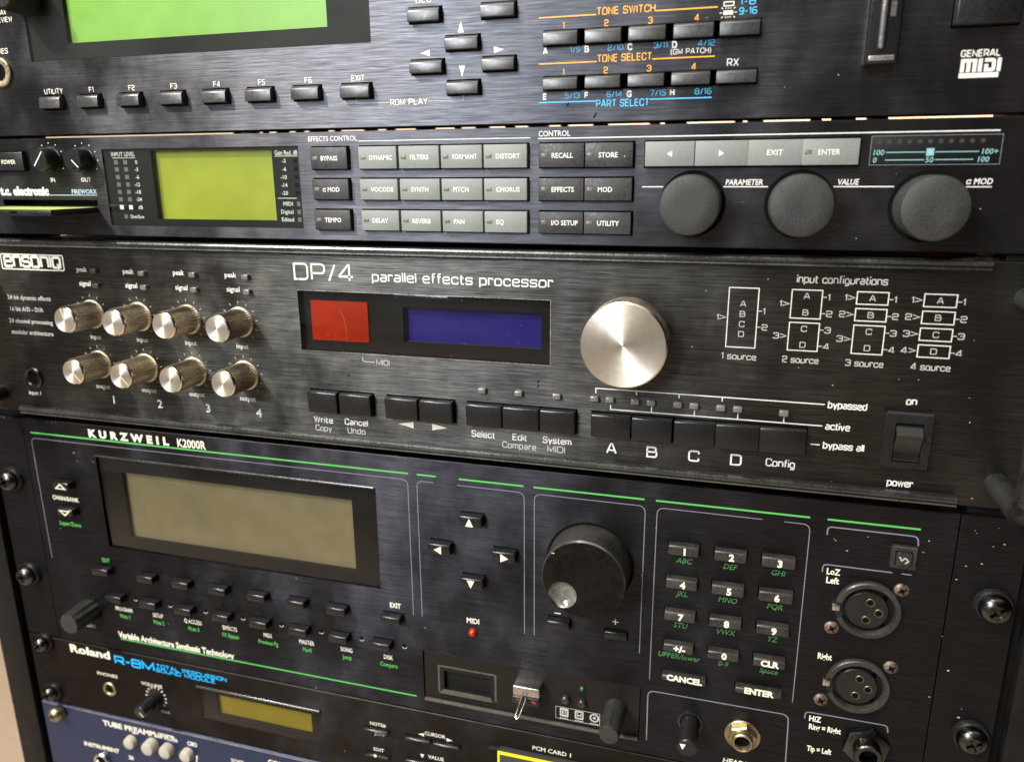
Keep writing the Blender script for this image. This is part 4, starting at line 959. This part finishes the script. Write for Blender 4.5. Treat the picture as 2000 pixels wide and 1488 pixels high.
# right hand group
ribbon(dl, [(174.82, -16.69), (174.66, zl), (206.31, zl), (206.79, -17.04)], .5, 3)
zz = -29.23; ribbon(dl, [(174.47, -32.55), (174.44, zz), (199.2, zz)], .5, 3); line(dl, 202.49, zz, 205.85, zz, .5)
text(pr['cream'], 'LoZ', 176.07, zz-4.0, h=2.5, bold=.03, squeeze=.8); text(pr['cream'], 'Left', 176.23, zz-7.8, h=2.6, bold=.03, squeeze=.8); text(pr['cream'], 'Right', 176.14, -71.04, 5.31, h=2.6, bold=.03)
zz = -96.71; ribbon(dl, [(173.75, -100.04), (173.86, zz), (204.83, zz), (205.38, -99.9)], .5, 3)
text(pr['cream'], 'HiZ', 175.5, zz-4.0, h=2.5, bold=.03, squeeze=.8); text(pr['cream'], 'Ring = Right', 175.75, zz-7.9, 188-175.65, h=2.5, bold=.03); text(pr['cream'], 'Tip = Left', 175.85, -115.29, 185.38-175.85, h=2.5, bold=.03)
ribbon(dl, [(109.53, -125.51), (109.22, -99.83), (167.51, -99.83), (168.1, -123.21)], .5, 3)
text(pr['cream'], 'HEADPHONES', 142.6, -129.19, h=2.3, slant=.15, bold=.03)
# lower left
zg2 = -125.68; line(pr['green'], -176.24, zg2, -1.21, zg2, .75)
text(pr['cream'], 'Variable Architecture Synthesis Technology', -177.43, zg2+.9, -103.93--177.43, h=3.5, bold=.03)
text(pr['grey'], 'VOLUME', -192.53, -122, h=2.0, align='r', squeeze=.7)
chips(pr['chip'], [(177.41, -18.07), (178.01, -18.64), (189.36, -15.6), (182.6, -22.35), (219.32, -53.24), (218.16, -80.41), (-188.04, -18.92), (-186.56, -23.27), (-176.36, -22.78), (-201.78, -3.18), (-199.14, -3.23), (-196.51, -3.28), (-76.6, -132.06), (-56.81, -132.6), (210.21, -14.47), (208.71, -19.31)], .5)
# drive bay opening
bay = (2.78, -125.93, 106.23, -99.36); HL.append(bay)
xl_ = [(192.26, -46.06), (191.93, -80.37)]
HL += [(x-6.5, z-6.5, x+6.5, z+6.5) for x, z in xl_]
b = new(); plate(b, -219.2, 219.2, K0, K1, HL); pan = part('front_panel', b, 'ku', ku); pr.done(pan)
chassis(ku, -216, 216, K0+2, K1-2)
for xa, xe, lab in ((-241.8, -219.6, None), (219.6, 241.8, None)):
    b = new(); plate(b, xa, xe, K0+.3, K1-.2, (), 3.0, .3); ear = part('rack_ear', b, 'ku', ku)
    pe = Print()
    if xa > 0: chips(pe['chip'], [(224.73, -8.38), (225.36, -9.32), (234.75, -12.56), (232.08, -6.4), (231.3, -13.86), (223.44, -22.89), (228.47, -21.31), (221.11, -28.75), (229.89, -83.53), (229.32, -87.4), (223.24, -67.61)], .55)
    else: chips(pe['chip'], [(-236, K1-.7), (-233.5, K1-.6), (-231, K1-.7)], .7)
    pe.done(ear)
# display
b = new(); box(b, lw[0]-.4, lw[2]+.4, 5.0, 11, lw[1]-.4, lw[3]+.4); part('display_housing', b, 'hole', ku)
op = (-161.42, -63.84, -30.87, -27.56)
b = new(); plate(b, lw[0], lw[2], lw[1], lw[3], [op], 1.6, .05, y=2.2); part('display_frame', b, 'mask', ku)
b = new(); box(b, op[0]-1, op[2]+1, 4.4, 4.8, op[1]-1, op[3]+1); part('display', b, 'lcdku', ku)
b = new(); box(b, lw[0]+.05, lw[2]-.05, .5, .9, lw[1]+.05, lw[3]-.05, .05); part('pane', b, 'smoke', ku)
b = new(); prof = [(-.15, lw[3]+.5), (-.3, lw[3]+.1), (.3, lw[3]-.9), (.9, lw[3]-1.4), (1.0, lw[3]+.5)]
A = [b.verts.new((lw[0]-.4, y, z)) for y, z in prof]; B = [b.verts.new((lw[2]-1, y, z)) for y, z in prof]
for i in range(5): b.faces.new((A[i], A[(i+1) % 5], B[(i+1) % 5], B[i]))
b.faces.new(A); b.faces.new(B); bmesh.ops.recalc_face_normals(b, faces=b.faces); part('bezel_lip', b, 'trim', ku)
# keys
for q, s, g_, d_ in keys:
    big = bool(s)
    b = new(); key(b, *q, d_, rt=.9 if big else .8, rb=.4, rs=.6, back=2.9); k = part('button', b, 'dusty' if big else 'plastic', ku)
    xm, zm = (q[0]+q[2])/2, (q[1]+q[3])/2; b = new()
    if s in ('CANCEL', 'ENTER', 'CLR'): text(b, s, xm+.3, q[1]+.45, h=2.6, align='c', y=-d_-.05, bold=.05, squeeze=1.0)
    elif s: text(b, s, xm+.5, q[1]+.6, h=2.8, align='c', y=-d_-.05, bold=.045)
    elif g_ in 'ulrd' and g_: tri(b, xm + {'l': -.6, 'r': .6}.get(g_, -.3), zm-.35, 3.6, 3.9, g_, -d_-.05)
    elif g_ in 'UV' and g_:
        sg = 1 if g_ == 'U' else -1
        ribbon(b, [(xm-3.0, zm-.3-sg*1.2), (xm+3.0, zm-.3-sg*1.2), (xm, zm-.3+sg*1.2)], .75, closed=True, y=-d_-.05)
    else: b.free(); continue
    part('legend', b, 'cream', k)
b = new(); x, z = 28.51, -85.24; lathe(b, x, z, [(2.0, -1), (2.0, .5), (1.6, 1.6), (.8, 2.3), (0, 2.5)], 24); part('indicator_lamp', b, 'redled', ku)
# dial with a finger dimple
x, z = 82.18, -42.48; b = new()
lathe(b, x, z, [(19.0, .06), (17.9, .06)], 72, 1)
lathe(b, x, z, [(17.9, 0), (17.4, 12.6)], 72)
lathe(b, x, z, [(17.4, 12.6), (17.5, 13.2), (17.5, 14.2), (16.9, 15.0)], 96, 2)
fx, fz = 73.75, -50.41; rf = 6.0; n = 72
oc = [b.verts.new((x+16.9*math.cos(2*math.pi*i/n), -15, z+16.9*math.sin(2*math.pi*i/n))) for i in range(n)]
rings = [oc]
for rr, dd in ((rf, 15.0), (rf-.25, 14.7), (rf*.8, 13.6), (rf*.55, 12.8), (rf*.25, 12.45)):
    rings.append([b.verts.new((fx+rr*math.cos(2*math.pi*i/n), -dd, fz+rr*math.sin(2*math.pi*i/n))) for i in range(n)])
for qi, (ra_, rb_) in enumerate(zip(rings, rings[1:])):
    for i in range(n): f = b.faces.new((ra_[i], ra_[(i+1) % n], rb_[(i+1) % n], rb_[i])); f.material_index = 3 if qi == 0 else 4
f = b.faces.new(rings[-1]); f.material_index = 4
bmesh.ops.recalc_face_normals(b, faces=b.faces)
dial = part('dial', b, ['dusty', 'hole', 'alurim2', 'wheel', 'dimple'], ku)
b = new(); line(b, 68.95, -31.88, 70.25, -31.88, .5, y=-15.05); part('pointer', b, 'grey', dial)
# ribbed volume knob at left
x, z = -193.85, -110.7
b = new(); lathe(b, x, z, [(6.6, 0), (6.0, 14.2), (5.4, 15), (0, 15.1)], 22, teeth=(0, 1), tip=.8); part('volume_knob', b, 'dusty', ku)
# mic sockets
for (x, z), sc in zip(xl_, (((203.23, -35.98), (180.06, -56.21)), ((203.22, -69.99), (179.11, -89.77)))):
    b = new(); lathe(b, x, z, [(12.0, 0), (12.0, 1.7), (11.5, 2.2), (10.0, 2.2), (9.7, 1.6), (9.5, -2.5)], 64, a0=math.radians(-158), a1=math.radians(166))
    lathe(b, x, z, [(11.9, .05), (9.5, .05), (9.5, -2.5)], 40)
    k = part('mic_socket', b, 'dusty', ku)
    b = new(); disc(b, x, z, 9.6, -2.5, 40); part('socket_floor', b, 'hole', k)
    b = new(); lathe(b, x-.4, z-.1, [(7.9, -2.4), (7.9, .7), (7.5, 1.2), (0, 1.25)], 48); part('insert', b, 'satin', k)
    for px_, pz_ in ((.9, 3.5), (4.3, -.6), (.0, -4.2)):
        b = new(); lathe(b, x+px_-.4, z+pz_, [(1.75, 1.2), (1.6, 1.4), (1.2, 1.32)], 20, 0); disc(b, x+px_-.4, z+pz_, 1.25, 1.33, 16, 1); part('pin_socket', b, ['pin', 'hole'], k)
    b = new(); box(b, x-13.0, x-10.2, -1.4, 1, z-1.9, z+1.1, .3); part('latch', b, 'bright', k)
    for sx_, sz_ in sc:
        b = new(); lathe(b, sx_, sz_, [(2.8, 0), (2.7, .5), (1.8, 1.2), (.9, 1.3)], 28); disc(b, sx_, sz_, .95, .7, 14, 1)
        for an in (.5, .5+math.pi/2): line(b, sx_-1.7*math.cos(an), sz_-1.7*math.sin(an), sx_+1.7*math.cos(an), sz_+1.7*math.sin(an), .55, y=-1.36-.02*(an > 1), mat=1)
        part('screw', b, ['rust', 'hole'], k)
# square push switch
q = (197.66, -25.96, 206.34, -17.82); q = ((q[0]+q[2])/2, (q[1]+q[3])/2)
b = new(); plate(b, q[0]-4.3, q[0]+4.3, q[1]-4.6, q[1]+4.6, [(q[0]-3.0, q[1]-3.0, q[0]+3.0, q[1]+3.0)], 2.0, .4, y=-2); k = part('push_switch', b, 'dusty', ku)
b = new(); box(b, q[0]-2.7, q[0]+2.7, -3.4, 0, q[1]-2.7, q[1]+2.7, .7); part('switch_cap', b, 'dusty', k)
b = new(); box(b, q[0]-3.0, q[0]+3.0, -.3, -.1, q[1]-3.0, q[1]+3.0); part('well', b, 'hole', k)
b = new(); ribbon(b, [(q[0]-1.7, q[1]+1.2), (q[0]-.8, q[1]-.4), (q[0]+.2, q[1]+.9), (q[0]+1.5, q[1]-.3), (q[0]+.4, q[1]-1.4)], .5, .2, y=-3.46); part('cap_wear', b, 'grey', k)
# quarter inch sockets
def socket(cx, cz, mat, hexr, washer, name, hexmat=None, tub=4.6, d1=5.0):
    b = new()
    if washer: lathe(b, cx, cz, [(washer, 0), (washer, .8), (washer-.4, 1.1), (hexr*.8, 1.1)], 48)
    t = math.pi/6*.6
    vs = lambda rr, dd: [b.verts.new((cx+rr*math.cos(t+i*math.pi/3), -dd, cz+rr*math.sin(t+i*math.pi/3))) for i in range(6)]
    A, B, Cc = vs(hexr, .2), vs(hexr, 2.8), vs(hexr*.9, 3.3)
    for U, V_ in ((A, B), (B, Cc)):
        for i in range(6): b.faces.new((U[i], U[(i+1) % 6], V_[(i+1) % 6], V_[i]))
    b.faces.new(Cc); bmesh.ops.recalc_face_normals(b, faces=b.faces)
    o_ = part(name, b, hexmat or mat, ku)
    b = new(); lathe(b, cx, cz, [(tub, 3.2), (tub, d1-.5), (tub-.4, d1), (3.5, d1), (3.25, d1-.4), (3.2, 0)], 40); part('sleeve', b, mat, o_)
    b = new(); disc(b, cx, cz, 3.25, 3.35, 24); part('jack_hole', b, 'hole', o_)
x, z = 149.88, -113.5; socket(x, z, 'brass', 6.3, 7.4, 'headphone_jack', tub=4.4, d1=6)
x, z = 197.73, -107.06; socket(x, z, 'steel', 9.0, 0, 'line_jack', 'steel', tub=5.4, d1=8.5)
# slim level knob with a white arrow
x, z = 127.95, -111.77
b = new(); lathe(b, x, z, [(5.4, .05), (5.3, .8), (4.5, 1.0)], 36, 1); lathe(b, x, z, [(3.9, 0), (4.0, 12), (4.3, 15.6), (4.1, 16.6), (3.6, 17), (0, 17)], 40); k = part('level_knob', b, ['satin', 'gloss'], ku)
b = new(); tri(b, x-2.0, z+.4, 2.6, 2.7, 'd', -17.06); part('pointer', b, 'cream', k)
# drive bay
b = new(); box(b, bay[0]-.3, bay[2]+.3, 3.2, 11, bay[1]-.3, bay[3]+.3); part('bay_housing', b, 'hole', ku)
dw = (13.15, -119.27, 36.27, -109.12)
b = new(); plate(b, bay[0]+.5, bay[2]-.5, bay[1]+.2, bay[3]-.5, [dw], 2.0, .3, y=.6); fl = part('drive_front', b, 'brownplastic', ku)
b = new(); box(b, bay[0]+.5, bay[2]-.5, -1.1, .4, bay[1]-.4, bay[1]+.9, .3); part('lower_ledge', b, 'ledge', ku)
b = new(); box(b, dw[0]-.5, dw[2]+.5, 2.7, 3.1, dw[1]-.5, dw[3]+.5); part('drive_display', b, 'mask', fl)
b = new(); A = [(dw[0]-3, .55, dw[1]-2.6), (dw[2]+3, .55, dw[1]-2.6), (dw[2]+1.2, -.9, dw[1]-1.4), (dw[2]+.6, -.9, dw[1]-.3), (dw[0]-.6, -.9, dw[1]-.3), (dw[0]-1.2, -.9, dw[1]-1.4)]
vs = [b.verts.new(p) for p in A]; base = [b.verts.new((dw[0]-.2, .62, dw[1]+.0)), b.verts.new((dw[2]+.2, .62, dw[1]+.0))]
b.faces.new((vs[0], vs[1], vs[2], vs[5])); b.faces.new((vs[5], vs[2], vs[3], vs[4])); b.faces.new((vs[4], vs[3], base[1], base[0])); b.faces.new((vs[1], base[1], vs[3], vs[2])); b.faces.new((vs[0], vs[5], vs[4], base[0]))
bmesh.ops.recalc_face_normals(b, faces=b.faces); part('window_sill', b, 'ledge', fl)
b = new(); ribbon(b, [(dw[0]-2.6, dw[1]-1.6), (dw[0]-2.6, dw[3]+2.4), (dw[2]+2.6, dw[3]+2.4), (dw[2]+2.6, dw[1]-1.6)], .9, .4, y=.5); part('window_bevel', b, 'ledge', fl)
for u in ((72.56, -111.93), (80.12, -112.22)):
    b = new(); lathe(b, *u, [(2.0, -1), (1.9, 1.4), (1.3, 2.0), (0, 2.0)], 24); part('select_button', b, 'dusty', fl)
b = new(); u = 79.91, -105.21; lathe(b, *u, [(1.1, -1), (1.1, .2), (.6, .9), (0, 1.0)], 20); part('indicator_lamp', b, 'grnled', fl)
st = (67.63, -123.35, 88.55, -116.54)
b = new(); box(b, st[0], st[2], .35, .55, st[1], st[3]); stk = part('icon_sticker', b, 'mask', fl)
b = new(); ribbon(b, [(st[0]+.3, st[1]+.3), (st[0]+.3, st[3]-.3), (st[2]-.3, st[3]-.3), (st[2]-.3, st[1]+.3)], .22, closed=True, y=.3)
zc = (st[1]+st[3])/2 + .5
for i, xx in enumerate((st[0]+4.2, st[0]+11.2, st[0]+18.2)):
    if i < 2:
        poly(b, [(xx-2, zc-1.9), (xx-1.7, zc-2.2), (xx+1.7, zc-2.2), (xx+2, zc-1.9), (xx+2, zc+1.9), (xx+1.7, zc+2.2), (xx-1.7, zc+2.2), (xx-2, zc+1.9)], .3)
    else: lathe(b, xx, zc, [(2.2, -.3), (1.5, -.3)], 24); disc(b, xx, zc, .7, -.3, 12)
    for k_ in range(4): poly(b, [(xx-2+k_*1.05, zc-3.6), (xx-1.2+k_*1.05, zc-3.6), (xx-1.2+k_*1.05, zc-2.9), (xx-2+k_*1.05, zc-2.9)], .3)
part('icons', b, 'grey', stk)
b = new(); xx = st[0]+4.2
ribbon(b, [(xx-1.2, zc-1.1), (xx-1.2, zc+1.1), (xx-.2, zc+1.1), (xx, zc+.7), (xx+1.2, zc+.7), (xx+1.2, zc-1.1)], .3, closed=True, y=.25); disc(b, xx+.1, zc-.2, .5, -.24, 12)
xx += 7; ribbon(b, [(xx-1.2, zc-1.2), (xx-1.2, zc+1.2), (xx+1.2, zc+1.2), (xx+1.2, zc-1.2)], .3, closed=True, y=.25); line(b, xx-.6, zc+.6, xx+.6, zc+.6, .9, y=.24); line(b, xx-.6, zc-.7, xx+.6, zc-.7, .5, y=.24)
part('icon_lines', b, 'hole', stk)
x, z = 95.31, -112.15
b = new(); lathe(b, x, z, [(4.9, -.5), (4.6, 14), (4.4, 17), (4.0, 18), (0, 18)], 40); k = part('menu_knob', b, 'dusty', fl)
b = new(); box(b, x-.25, x+.25, -17.2, -2, z+4.3, z+4.9); part('pointer_rib', b, 'dusty', k)
# memory stick plugged into the bay
x0, x1 = 48.87, 62.09; zt, zb = -105.25, -114.42
us = thing('memory_stick', 'tiny memory stick with metal shell and wire loop beside the small drive display', 'memory stick', ((x0+x1)/2, -7, zb))
b = new(); box(b, x0+.4, x1-.4, -6.2, 5, zt-5.4, zt, .5, seg=3); part('metal_shell', b, 'bright', us)
b = new(); box(b, x0, x1, -7, -4.5, zb+.3, zt-4.6, .8, seg=3); part('plastic_body', b, 'satin', us)
b = new(); disc(b, x0+2.9, zt-6.0, .6, 7.05, 12); disc(b, x1-3.2, zt-6.2, .6, 7.05, 12); disc(b, x1-2.2, zt-6.4, .45, 7.05, 12); part('red_marks', b, 'redled', us)
b = new(); xm = (x0+x1)/2
xe, ze = 53.33, -115.19
tube(b, [(xm-1.2, -6, zt-3.2), (xm-1.8, -9, zt-4.5), (xe-.5, -14, ze), (xe+.2, -14.6, ze-.7), (xe+.9, -14, ze), (xm+.4, -9, zt-4.5), (xm, -6, zt-3.2)], .42, 8); part('wire_loop', b, 'bright', us)

# ================================================================== drum module with amber display
R0, R1 = -177.4, -133.9
ro = thing('drum_module', 'slim brown black drum module with amber display and blue lettering, below the keypad synth', 'drum module', (0, 0, R0))
pr = Print(); HL = []; keys = []
text(pr['cream'], 'Roland', -213.24, -140.43, 27.5, h=4.6, bold=.035)
wide(pr['sky'], 'R-8M', -182.49, -142.07, 25.62, h=4.4, th=.24, gap=.25, rad=.3)
wide(pr['sky'], 'TOTAL PERCUSSION', -154.81, -139.52, 44.19, h=2.0, th=.26, gap=.36); wide(pr['sky'], 'SOUND MODULE', -155.24, -142.13, 37.34, h=2.0, th=.26, gap=.36)
text(pr['cream'], 'PHONES', -196.54, -152.07, 13.8, h=1.9); text(pr['cream'], 'VOLUME', -167, -152.61, 13.96, h=1.9); text(pr['grey'], 'MAX', -155.77, -168.47, 5.8, h=1.7)
vx, vz = -157.97, -159.26
for j in range(13):
    an = math.radians(220 - j*21.7); line(pr['cream'], vx+5.6*math.cos(an), vz+5.6*math.sin(an), vx+7.0*math.cos(an), vz+7.0*math.sin(an), .6)
q = row([(-30.17, -150.05, -16.94, -148.68)]) + row([(-30.13, -164.06, -17.25, -163.75)])
k2 = row([(-7.54, -150.38, 5.59, -148.95), (7.1, -149.92, 20.76, -148.7)]); k3 = row([(-7.97, -163.13, 5.4, -162.13), (7.07, -162.68, 20.7, -161.82)])
keys = q + k2 + k3
for k in keys: HL.append(grow(k, .4))
xm = (q[0][0]+q[0][2])/2
text(pr['cream'], 'NOTE#', xm+.5, q[0][3]+1.0, h=1.8, align='c'); text(pr['grey'], 'JUMP', xm+1.2, q[0][1]-3.2, h=1.8, align='c'); text(pr['cream'], 'EDIT', (q[1][0]+q[1][2])/2+.3, q[1][3]+.9, h=1.9, align='c')
xm = (k2[0][0]+k2[1][2])/2; text(pr['cream'], 'CURSOR', xm+1.0, k2[0][3]+1.8, h=1.9, align='c'); tri(pr['cream'], xm-6.5, k2[0][3]+1.5, 3.2, 1.9, 'l'); tri(pr['cream'], xm+8.6, k2[0][3]+1.5, 3.2, 1.9, 'r')
text(pr['cream'], 'VALUE', xm+1.0, k3[0][3]+1.6, h=1.9, align='c'); tri(pr['cream'], xm-6.3, k3[0][3]+2.0, 2.2, 2.2, 'd')
text(pr['cream'], 'PCM CARD 1', 56.93, -142.77, 18.44, h=2.1)
lw = (-128.16, -166.38, -55.38, -146.27); HL.append(lw)
b = new(); plate(b, -241.8, 241.8, R0, R1, HL); pan = part('front_panel', b, 'ro', ro); pr.done(pan)
chassis(ro, -218, 218, R0+2, R1-2)
b = new(); box(b, lw[0]-.4, lw[2]+.4, 4.6, 10, lw[1]-.4, lw[3]+.4); part('display_housing', b, 'hole', ro)
op = (-119.94, -163.2, -62.22, -150.69)
b = new(); plate(b, lw[0], lw[2], lw[1], lw[3], [op], 1.6, .05, y=2.0); part('display_frame', b, 'mask', ro)
b = new(); box(b, op[0]-1, op[2]+1, 4.0, 4.4, op[1]-1, op[3]+1); part('display', b, 'lcdro', ro)
b = new(); box(b, lw[0]+.05, lw[2]-.05, .1, .5, lw[1]+.05, lw[3]-.05, .05); part('pane', b, 'smoke', ro)
b = new(); box(b, lw[0]-1.6, lw[2]+.4, -1.6, .0, lw[3]+.1, lw[3]+1.5, .5, seg=3); part('bezel_bar', b, 'trim', ro)
for k in keys:
    b = new(); key(b, *k, 2.5, rt=1.2, rb=.3, rs=.3, back=2.9); part('button', b, 'plastic', ro)
b = new(); disc(b, (q[1][0]+q[1][2])/2-.6, (q[1][1]+q[1][3])/2+.3, .9, 2.55, 12); part('key_mark', b, 'cream', ro)
b = new(); lathe(b, vx, vz, [(4.9, 0), (4.7, 1.0), (3.9, 4), (3.6, 12.2), (3.1, 13), (0, 13)], 36); k = part('volume_knob', b, 'gloss', ro)
b = new(); line(b, vx, vz, vx+2.3, vz-2.3, .5, y=-13.06); part('pointer', b, 'cream', k)
x, z = -189.27, -160.12
b = new(); lathe(b, x, z, [(4.4, 0), (4.4, .6), (4.0, 1.0), (3.2, .9), (2.7, .1)], 36); k = part('headphone_jack', b, 'brass', ro)
b = new(); disc(b, x, z, 2.8, .15); part('jack_hole', b, 'hole', k)
# card slot with card
x0, z0 = 35.62, -144.84; x1 = x0 + 62
b = new(); box(b, x0, x1, -2.0, .0, z0-1.1, z0+.3, .4); part('card_slot', b, 'satin', ro)
cx0, cz0 = 41.15, -144.05
pc = thing('sound_card', 'dark sound card with a bright yellow rim pushed into the slot under small lettering', 'memory card', (cx0+27, -4.5, cz0-9))
b = new(); box(b, cx0, cx0+54, -4.5, -.2, cz0-22, cz0, .3); part('card_body', b, 'greycard', pc)
b = new(); poly(b, [(cx0-.1, cz0-1.2), (cx0+54.1, cz0-1.2), (cx0+54.1, cz0+.06), (cx0-.1, cz0+.06)], -4.55)
f = b.faces.new([b.verts.new(p) for p in ((cx0-.1, -4.55, cz0+.06), (cx0+54.1, -4.55, cz0+.06), (cx0+54.1, -3.9, cz0+.06), (cx0-.1, -3.9, cz0+.06))])
poly(b, [(cx0-.1, cz0-22), (cx0+.9, cz0-22), (cx0+.9, cz0-1.2), (cx0-.1, cz0-1.2)], -4.56); part('yellow_rim', b, 'yellow', pc)

# ================================================================== blue valve preamplifier
T0, T1 = -222.5, -178.6
tp = thing('preamplifier', 'dark blue valve preamplifier with pale push buttons at the bottom left of the rack', 'preamplifier', (0, 0, T0))
pr = Print()
text(pr['cream'], 'TUBE PREAMPLIFIER', -198.65, -185.97, 49.96, h=3.2, bold=.035); text(pr['cream'], 'INSTRUMENT', -215.15, -203.5, 25.09, h=2.5, bold=.035)
bt = [(-179.65, -192.52), (-165.13, -191.25), (-154.42, -191.91), (-141.3, -191.9)]
for (x, z), s, up in zip(bt, ('48V', 'ø', '-20dB', ''), (6.4, 7.2, 6.8, 0)):
    if s: text(pr['cream'], s, x+3.2, z+up-1.2, h=2.0, align='c', bold=.03)
x, z = bt[3]; ribbon(pr['cream'], [(x+.5, z+5.8), (x+.5, z+7.8), (x+6.0, z+7.8), (x+6.0, z+5.8)], .5, .3, True); line(pr['cream'], x+2.2, z+6.8, x+4.6, z+6.8, .9)
text(pr['cream'], 'SOFT', -113.46, -190.59, 8.17, h=2.0); text(pr['cream'], 'COMP', -89.92, -186.54, h=3.0, bold=.03); line(pr['cream'], -135.95, -192.26, -136.92, -199.64, .9); text(pr['cream'], '20', -183.91, -205.79, h=2.4, bold=.03)
gx, gz = -174.66, -217.32
for j in range(11):
    an = math.radians(215 - j*25); line(pr['cream'], gx+8.5*math.cos(an), gz+8.5*math.sin(an), gx+10.5*math.cos(an), gz+10.5*math.sin(an), .6)
b = new(); plate(b, -241.8, 241.8, T0, T1, (), 3.0, .8); pan = part('front_panel', b, 'blue', tp); pr.done(pan)
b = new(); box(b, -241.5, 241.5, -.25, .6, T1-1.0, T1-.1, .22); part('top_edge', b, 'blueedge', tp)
chassis(tp, -218, 218, T0+2, T1-2)
for (x, z), dd, rr in zip(bt, (3.5, 5.5, 4.5, 4), (3.9, 4.2, 4.1, 3.9)):
    b = new(); lathe(b, x, z, [(rr, 0), (rr-.2, dd-1.2), (rr-.6, dd-.4), (rr-1.5, dd), (0, dd+.1)], 28); part('push_button', b, 'clearcap', tp)
x, z = -203.03, -211.45
b = new(); lathe(b, x, z, [(5.6, 0), (5.6, 1.2), (5.0, 1.9), (3.9, 1.8), (3.4, .2)], 36); k = part('instrument_jack', b, 'bright', tp)
b = new(); disc(b, x, z, 3.5, .3); part('jack_hole', b, 'hole', k)
b = new(); lathe(b, gx, gz, [(6, 0), (5.6, 12), (5, 13), (0, 13)], 32); part('gain_knob', b, 'clearcap', tp)

# ================================================================== rack screws
def rack_screw(x, z, label, mat='steel', big=1.0, washer=True, ang=.4):
    t = thing('rack_screw', label, 'screw', (x, 0, z), 'screws holding the units to the rails')
    if washer:
        b = new(); lathe(b, x, z, [(7.0*big, .02), (6.9*big, 1.2), (6.2*big, 2.2), (3, 2.4)], 40); part('washer', b, 'satin', t)
    k = 5.6*big
    b = new(); lathe(b, x, z, [(k, 1.0), (k, 3.4), (k*.93, 4.6), (k*.78, 5.6), (k*.52, 6.2), (k*.50, 4.0), (0, 3.6)], 40)
    for i in range(4):                                      # the four lands between the arms of the cross recess
        a = ang + i*math.pi/2
        c, s_ = math.cos(a), math.sin(a); rr = k*.53
        pts = [(.22*k, .10*k), (.50*k, .13*k), (.40*k, .36*k), (.36*k, .40*k), (.13*k, .50*k), (.10*k, .22*k)]
        lo = [b.verts.new((x + p*c - q_*s_, -3.8, z + p*s_ + q_*c)) for p, q_ in pts]; hi = [b.verts.new((x + p*.98*c - q_*.98*s_, -6.1, z + p*.98*s_ + q_*.98*c)) for p, q_ in pts]
        for j in range(6): f = b.faces.new((lo[j], lo[(j+1) % 6], hi[(j+1) % 6], hi[j]))
        b.faces.new(hi)
    bmesh.ops.recalc_face_normals(b, faces=b.faces)
    part('screw_head', b, mat, t)
rack_screw(-231.8, -38, 'dark rack screw with washer on the left ear, beside the up and down bank buttons')
rack_screw(-232, -94.2, 'dark rack screw with washer on the left ear, beside the ribbed volume knob', ang=.1)
rack_screw(-230, -136.8, 'small dark rack screw left of the white maker name on the drum module', big=.8, ang=.8)
rack_screw(-230.2, -169.3, 'small dark rack screw near the lower left corner of the drum module', big=.8)
rack_screw(-228.8, -183, 'dull brass rack screw on the corner of the blue preamplifier', 'brass', .8, False, .2)
rack_screw(234.4, -37.4, 'shiny black rack screw with washer on the right ear, level with the upper mic socket', ang=.7)
rack_screw(234.3, -94.6, 'shiny black rack screw with washer on the right ear, level with the bottom line socket', ang=.5)

# ================================================================== cables glimpsed through the gaps
def cable(label, pts, rad, mat, group=None):
    b = new(); tube(b, pts, rad, 10); o_ = part('cable', b, mat); tag(o_, label, 'cable', group)
for i, x in enumerate((-198, -188, -176, -163, -150, -136, -122, -98, -84, -60, -38, -22, -4, 14, 30, 52, 84, 96, 131, 140, 172, 186, 200, 204)):
    w_ = (3.2, 6.5, 2.4, 4.6)[i % 4]
    cable('thin dark cable hanging behind the gap between the two top units', [(x, 190+7*(i % 3), 240), (x+4, 186, 170), (x-3, 182, 150), (x+3, 188, 120)], w_, ('hole', 'chassis')[i % 3 == 1], 'dark cables behind the upper gap')
cable('red cable lying in the gap at the right above the silver knob unit', [(196, 30, 88.6), (206, 16, 89.4), (216, 22, 89.2), (226, 60, 88)], 1.6, 'redcable')
cable('pale pink cable at the right end of the gap above the silver knob unit', [(212, 60, 92), (222, 20, 90.2), (236, 16, 89.6), (250, 40, 87)], 1.5, 'pink')
cable('pinkish brown cable below the handle at the right end of the rack', [(226, 18, -4), (236, 8, -.8), (246, 10, -1.2), (262, 14, -4)], 2.0, 'pink')
